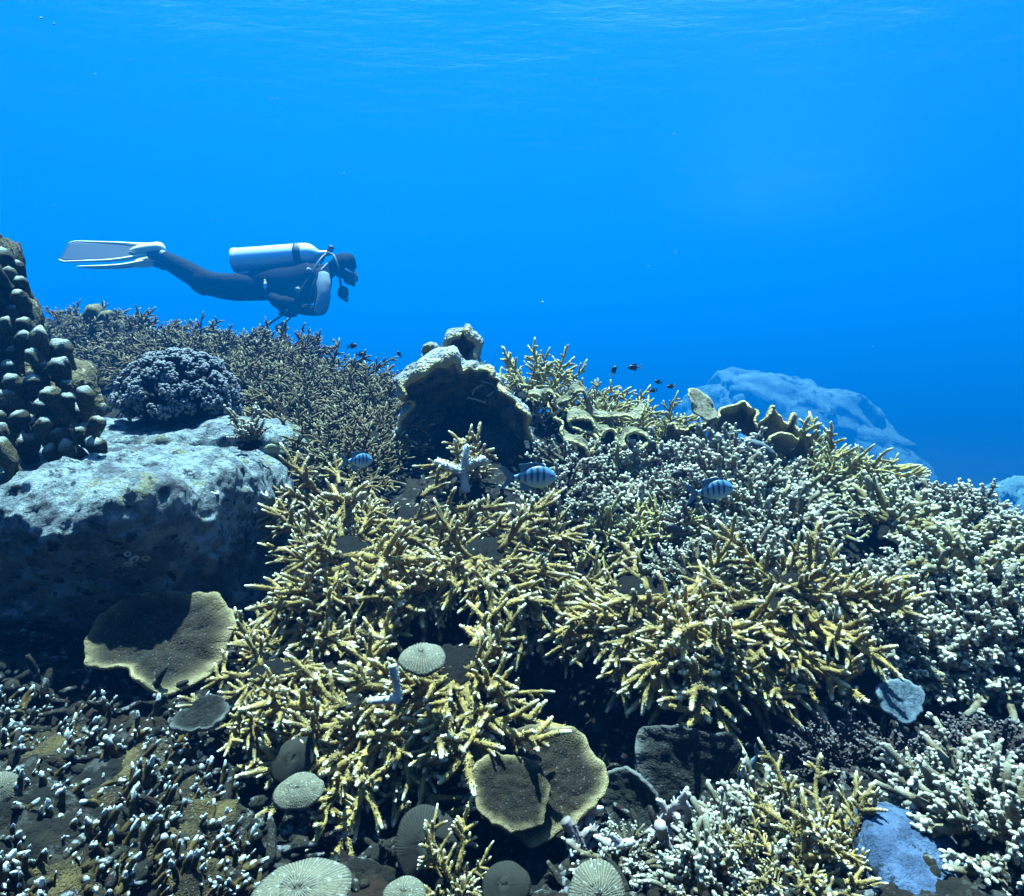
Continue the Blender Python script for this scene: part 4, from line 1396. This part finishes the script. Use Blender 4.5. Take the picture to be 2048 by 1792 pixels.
# ------------------------------------------------------------------ the diver
def diver():
    global UNIT
    UNIT = 1.0
    D = 5.6
    base = P(560, 570, D)
    t = thing('person', base, 'diver in dark wetsuit with silver tank and cream fins swimming above the reef', 'person')

    def Q(px, py, dy=0.0):
        return P(px, py, D + dy) - base
    px1 = D / F
    # skeleton: point, radii in pixels (rx, ry)
    joints = [
        (486, 572, 0, 25), (520, 575, 0, 27), (560, 573, 0, 31), (600, 568, 0, 34), (635, 552, 0, 30), (655, 541, 0, 17), (668, 536, 0, 15),
        (684, 530, 0, 21), (692, 540, 0, 21), (698, 552, 0, 16),
        (462, 574, -.09, 27), (412, 566, -.11, 24), (385, 548, -.11, 23), (350, 527, -.10, 18), (318, 510, -.09, 13), (300, 506, -.09, 10), (284, 502, -.09, 7),
        (462, 578, .09, 26), (416, 572, .10, 23), (390, 556, .10, 21), (358, 540, .10, 17), (330, 527, .10, 11), (314, 522, .10, 9), (298, 517, .10, 7),
        (645, 552, -.19, 15), (644, 590, -.25, 13), (636, 622, -.24, 12), (612, 618, -.17, 10), (590, 612, -.09, 8),
        (645, 552, .19, 15), (650, 592, .25, 13), (645, 622, .24, 12), (615, 622, .14, 10), (592, 620, .05, 8),
    ]
    edges = [(0, 1), (1, 2), (2, 3), (3, 4), (4, 5), (5, 6), (6, 7), (7, 8), (8, 9), (0, 10), (10, 11), (11, 12), (12, 13), (13, 14), (14, 15), (15, 16),
             (0, 17), (17, 18), (18, 19), (19, 20), (20, 21), (21, 22), (22, 23), (4, 24), (24, 25), (25, 26), (26, 27), (27, 28), (4, 29), (29, 30), (30, 31), (31, 32), (32, 33)]
    me = bpy.data.meshes.new('body')
    me.from_pydata([Q(x, y, dy)[:] for x, y, dy, r in joints], edges, [])
    o = link('body', me, None, t)
    me.materials.append(M['wetsuit'])
    mod = o.modifiers.new('skin', 'SKIN')
    mod.use_smooth_shade = True
    for k, (x, y, dy, r) in enumerate(joints):
        rr = r * px1
        me.skin_vertices[0].data[k].radius = (rr, rr)
    me.skin_vertices[0].data[0].use_root = True
    ss = o.modifiers.new('subdivision', 'SUBSURF'); ss.levels = 2; ss.render_levels = 2

    def tubep(name, pts, rad, mat, parent=t, n=24, sides=12, squash=1.0):
        mb = MB()
        path = spline([Q(*p)[:] for p in pts], n)
        rr = np.interp(np.linspace(0, 1, n), np.linspace(0, 1, len(rad)), rad) * px1
        tube(mb, path, rr, sides, None, True, squash)
        return link(name, mb.mesh(name), mat, parent)
    # hands: palm with fingers closed together under the chest
    for dy, sgn in ((-.09, -1), (.05, 1)):
        y0 = 612 if sgn < 0 else 620
        mb = MB()
        tube(mb, spline([Q(592, y0, dy)[:], Q(582, y0 + 1, dy * .8)[:], Q(574, y0 + 1, dy * .7)[:]], 8), np.array([7, 9, 11, 12, 12, 11, 9, 6]) * px1, 10, None, True, .5)
        for k in range(4):
            oy = (k - 1.5) * .022
            L = (16, 20, 18, 13)[k]
            tube(mb, spline([Q(578, y0, dy * .7 + oy)[:], Q(578 - L * .6, y0 + 2, dy * .6 + oy)[:], Q(578 - L, y0 + 9, dy * .5 + oy)[:]], 8), np.linspace(2.9, 2.0, 8) * px1, 7)
        tube(mb, spline([Q(588, y0 + 4, dy)[:], Q(580, y0 + 11, dy * .8)[:], Q(572, y0 + 13, dy * .7)[:]], 8), np.linspace(3.2, 2.2, 8) * px1, 7)
        link('hand', mb.mesh('hand'), M['wetsuit'], t)
    # pale sleeves
    for s in (-1, 1):
        tubep('sleeve', [(647, 549, .2 * s), (647, 575, .235 * s), (645, 602, .255 * s), (637, 626, .25 * s)], [11, 14, 13.5, 12.5, 10], M['sleeve'])
    # buoyancy vest wrapped round the chest
    bc = tubep('buoyancy_vest', [(500, 556), (530, 566), (565, 570), (600, 570), (632, 556), (646, 545)], [18, 29, 36, 40, 41, 36, 24], M['bcd'], n=26, sides=22)
    tubep('vest_pocket', [(540, 592, -.17), (562, 606, -.19), (590, 608, -.18)], [7, 13, 15, 9], M['bcd'], bc)
    tubep('vest_pocket', [(560, 600, 0), (572, 620, -.03), (592, 624, -.04)], [9, 13, 9], M['bcd'], bc)
    tubep('vest_edge', [(474, 546, -.05), (500, 546, -.06), (530, 541, -.07)], [1.8, 2, 1.5], M['sleeve'], bc)
    tubep('chest_clip', [(593, 576, -.19), (597, 584, -.19)], [5, 6, 4], M['sleeve'], bc)
    tubep('shoulder_strap', [(655, 528, -.14), (640, 545, -.20), (628, 570, -.215), (618, 598, -.19)], [3.2, 3.6, 3], M['rubber'], bc, 20, 8)
    tubep('waist_strap', [(532, 545, -.04), (530, 570, -.155), (536, 596, -.05)], [3, 3.4, 3], M['rubber'], bc, 20, 8)
    tubep('buckle', [(530, 566, -.16), (531, 576, -.16)], [4.2, 4.2], M['metal'], bc, 5, 8)
    tubep('dump_valve', [(617, 540, -.20), (619, 541, -.215)], [5, 5], M['sleeve'], bc, 4, 12)
    for s_ in (-1, 1):
        tubep('knee_pad', [(424, 572, .105 * s_), (408, 566, .11 * s_), (392, 554, .11 * s_)], [17, 23.5, 24, 20], M['bcd'], t, 14, 16)
        tubep('boot', [(330, 516 if s_ < 0 else 528, .095 * s_), (316, 510 if s_ < 0 else 522, .095 * s_), (300, 506 if s_ < 0 else 517, .095 * s_)], [14, 13.5, 11], M['rubber'], t, 10, 14)
    # tank
    mb = MB()
    a, b = Q(469, 521), Q(640, 508)
    ax = (b - a)
    prof = [(0, .80), (.008, .96), (.03, 1), (.80, 1), (.86, .97), (.91, .85), (.95, .62), (.98, .40), (1.0, .30)]
    path = [(a + ax * s)[:] for s, _ in prof]
    tube(mb, path, np.array([r for _, r in prof]) * 23.5 * px1, 32)
    tank = link('tank', mb.mesh('tank'), M['tank'], t)
    m_ = tank.data
    tubep('tank_boot', [(468, 521), (476, 520.4)], [24.1, 24.1], M['tank'], tank, 4, 32)
    tubep('tank_strap', [(592, 511.6), (606, 510.6)], [24.7, 24.7], M['rubber'], tank, 4, 32)
    tubep('valve', [(638, 508), (652, 507), (660, 506)], [7, 6, 5], M['metal'], tank, 8)
    tubep('valve_knob', [(655, 507), (660, 500), (663, 494)], [5, 6, 6.5], M['rubber'], tank, 8)
    # head: hood, mask, regulator
    tubep('hood', [(668, 541), (678, 536), (690, 532), (700, 531), (708, 533)], [15, 22, 26, 26, 22, 10], M['wetsuit'], t, 18, 20)
    mk = tubep('mask', [(694, 551), (703, 555), (709, 558)], [15, 16, 13], M['rubber'], t, 8, 16)
    tubep('lens', [(708, 557, -.0), (711, 559, 0)], [12, 10], M['glass'], mk, 4, 16)
    tubep('mask_strap', [(668, 532, -.0), (690, 538, -.088), (704, 546, -.05)], [2, 2.2, 2], M['metal'], mk, 14, 8)
    tubep('nose_pocket', [(704, 566), (709, 571)], [5, 4, 3], M['rubber'], mk, 6, 10)
    rg = tubep('regulator', [(690, 574), (686, 585), (690, 596)], [7, 10, 11, 7], M['rubber'], t, 10, 14)
    tubep('exhaust_tee', [(690, 594), (694, 602)], [6, 4], M['sleeve'], rg, 6, 10)
    tubep('hose', [(655, 505, -.02), (668, 512, -.10), (676, 535, -.13), (680, 560, -.10), (684, 582, -.03)], [2.4, 2.4], M['rubber'], t, 24, 8)
    tubep('hose', [(652, 508, -.03), (640, 520, -.14), (615, 560, -.20), (575, 620, -.20), (550, 640, -.16), (520, 660, -.14)], [2.2, 2.2], M['rubber'], t, 30, 8)
    tubep('hose', [(652, 508, .03), (640, 530, .14), (610, 580, .20), (588, 625, .08), (570, 645, .0), (562, 655, -.02)], [2.2, 2.2], M['rubber'], t, 30, 8)
    tubep('gauge', [(507, 672, -.14), (516, 664, -.14), (531, 655, -.14)], [6, 10, 9, 5], M['rubber'], t, 10, 12)
    tubep('spare_regulator', [(553, 660, -.02), (562, 656, -.02), (570, 648, -.02)], [7, 10, 6], M['rubber'], t, 10, 12)
    tubep('gauge_lens', [(513, 666, -.18), (513, 666, -.172)], [6, 6], M['glass'], t, 3, 14)

    # fins: blade with side rails and a foot pocket
    def fin(heel, mid, tip, width, tiltv, dy):
        A, B, C = [np.array(Q(*p, dy)[:]) for p in (heel, mid, tip)]
        path = spline([A, B, C], 26)
        T = np.gradient(path, axis=0); T /= np.linalg.norm(T, axis=1)[:, None]
        wv = np.array(tiltv, float); wv /= np.linalg.norm(wv)
        s = np.linspace(0, 1, 26)
        hw = np.interp(s, [0, .15, .3, .6, .92, 1], [.35, .42, .55, .85, 1.0, .80]) * width
        mbb = MB()
        rows = []
        for q in np.linspace(-1, 1, 9):
            rows.append(path + wv * (hw * q)[:, None])
        mbb.add(np.concatenate(rows), grid_faces(26, 9), 0)
        f = link('fin', mbb.mesh('fin'), M['finblade'], t)
        solid(f, .008)
        for q in (-1, 1):
            mr = MB()
            tube(mr, path + wv * (hw * q)[:, None], np.interp(s, [0, .3, 1], [.020, .017, .007]), 10, None, True)
            link('rail', mr.mesh('fin_rail'), M['fincream'], f)
        mp = MB()
        pp = spline([A - T[0] * .04, A + T[0] * .08, A + T[0] * .24], 12)
        tube(mp, pp, np.array([.035, .06, .068, .07, .07, .068, .066, .062, .055, .045, .03, .015]), 14, None, True, .75)
        link('foot_pocket', mp.mesh('foot_pocket'), M['fincream'], f)
        return f
    fin((318, 497), (250, 503), (128, 503), .115, (.10, .55, .80), -.09)
    fin((320, 518), (250, 532), (168, 535), .10, (.05, 1.0, .10), .10)


diver()
UNIT = REEF_UNIT

# ------------------------------------------------------------------ drifting specks
rngs = np.random.default_rng(3)
mb = MB()
for px, py, d, r in [(82, 36, 1.1, .002), (108, 48, 1.2, .002), (190, 149, 1.2, .002), (688, 347, 1.4, .002), (543, 198, 1.6, .0015), (556, 197, 1.6, .0015), (1042, 196, 1.8, .002), (1348, 268, 1.6, .002), (1415, 366, 1.6, .0015), (1192, 160, 1.5, .002), (1085, 604, 1.7, .003)]:
    ball(mb, P(px, py, d)[:], r, 6, 4, None, rngs.normal(0, 1, 3), .7)
for k in range(60):
    px, py, d = rngs.uniform(0, 2048), rngs.uniform(0, 700), rngs.uniform(1.2, 3.5)
    ball(mb, P(px, py, d)[:], rngs.uniform(.0006, .0014), 5, 4, None, rngs.normal(0, 1, 3), .7)
tag(link('drifting_specks', mb.mesh('drifting_specks'), M['speck']), 'tiny pale specks drifting in the open water', 'particles', kind='stuff')

# settle the barnacle rings onto the boulder's front by ray casting from where they are seen
bpy.context.view_layer.update()
bm = boulder_obj.matrix_world.inverted()
for o in [c for c in boulder_obj.children if c.name.startswith('barnacle')]:
    px, py, s = o['px']
    o0, d0 = bm @ Vector((0, 0, 0)), (bm.to_3x3() @ P(px, py, 1.0)).normalized()
    hit, loc, nrm, _ = boulder_obj.ray_cast(o0, d0)
    del o['px']
    if hit:
        o.location = loc
        o.rotation_mode = 'QUATERNION'
        o.rotation_quaternion = dirquat(nrm, 0)
        r = s / F * loc.length * 0 + s / F * 1.2
        o.scale = (r, r, r)
    else:
        bpy.data.objects.remove(o)
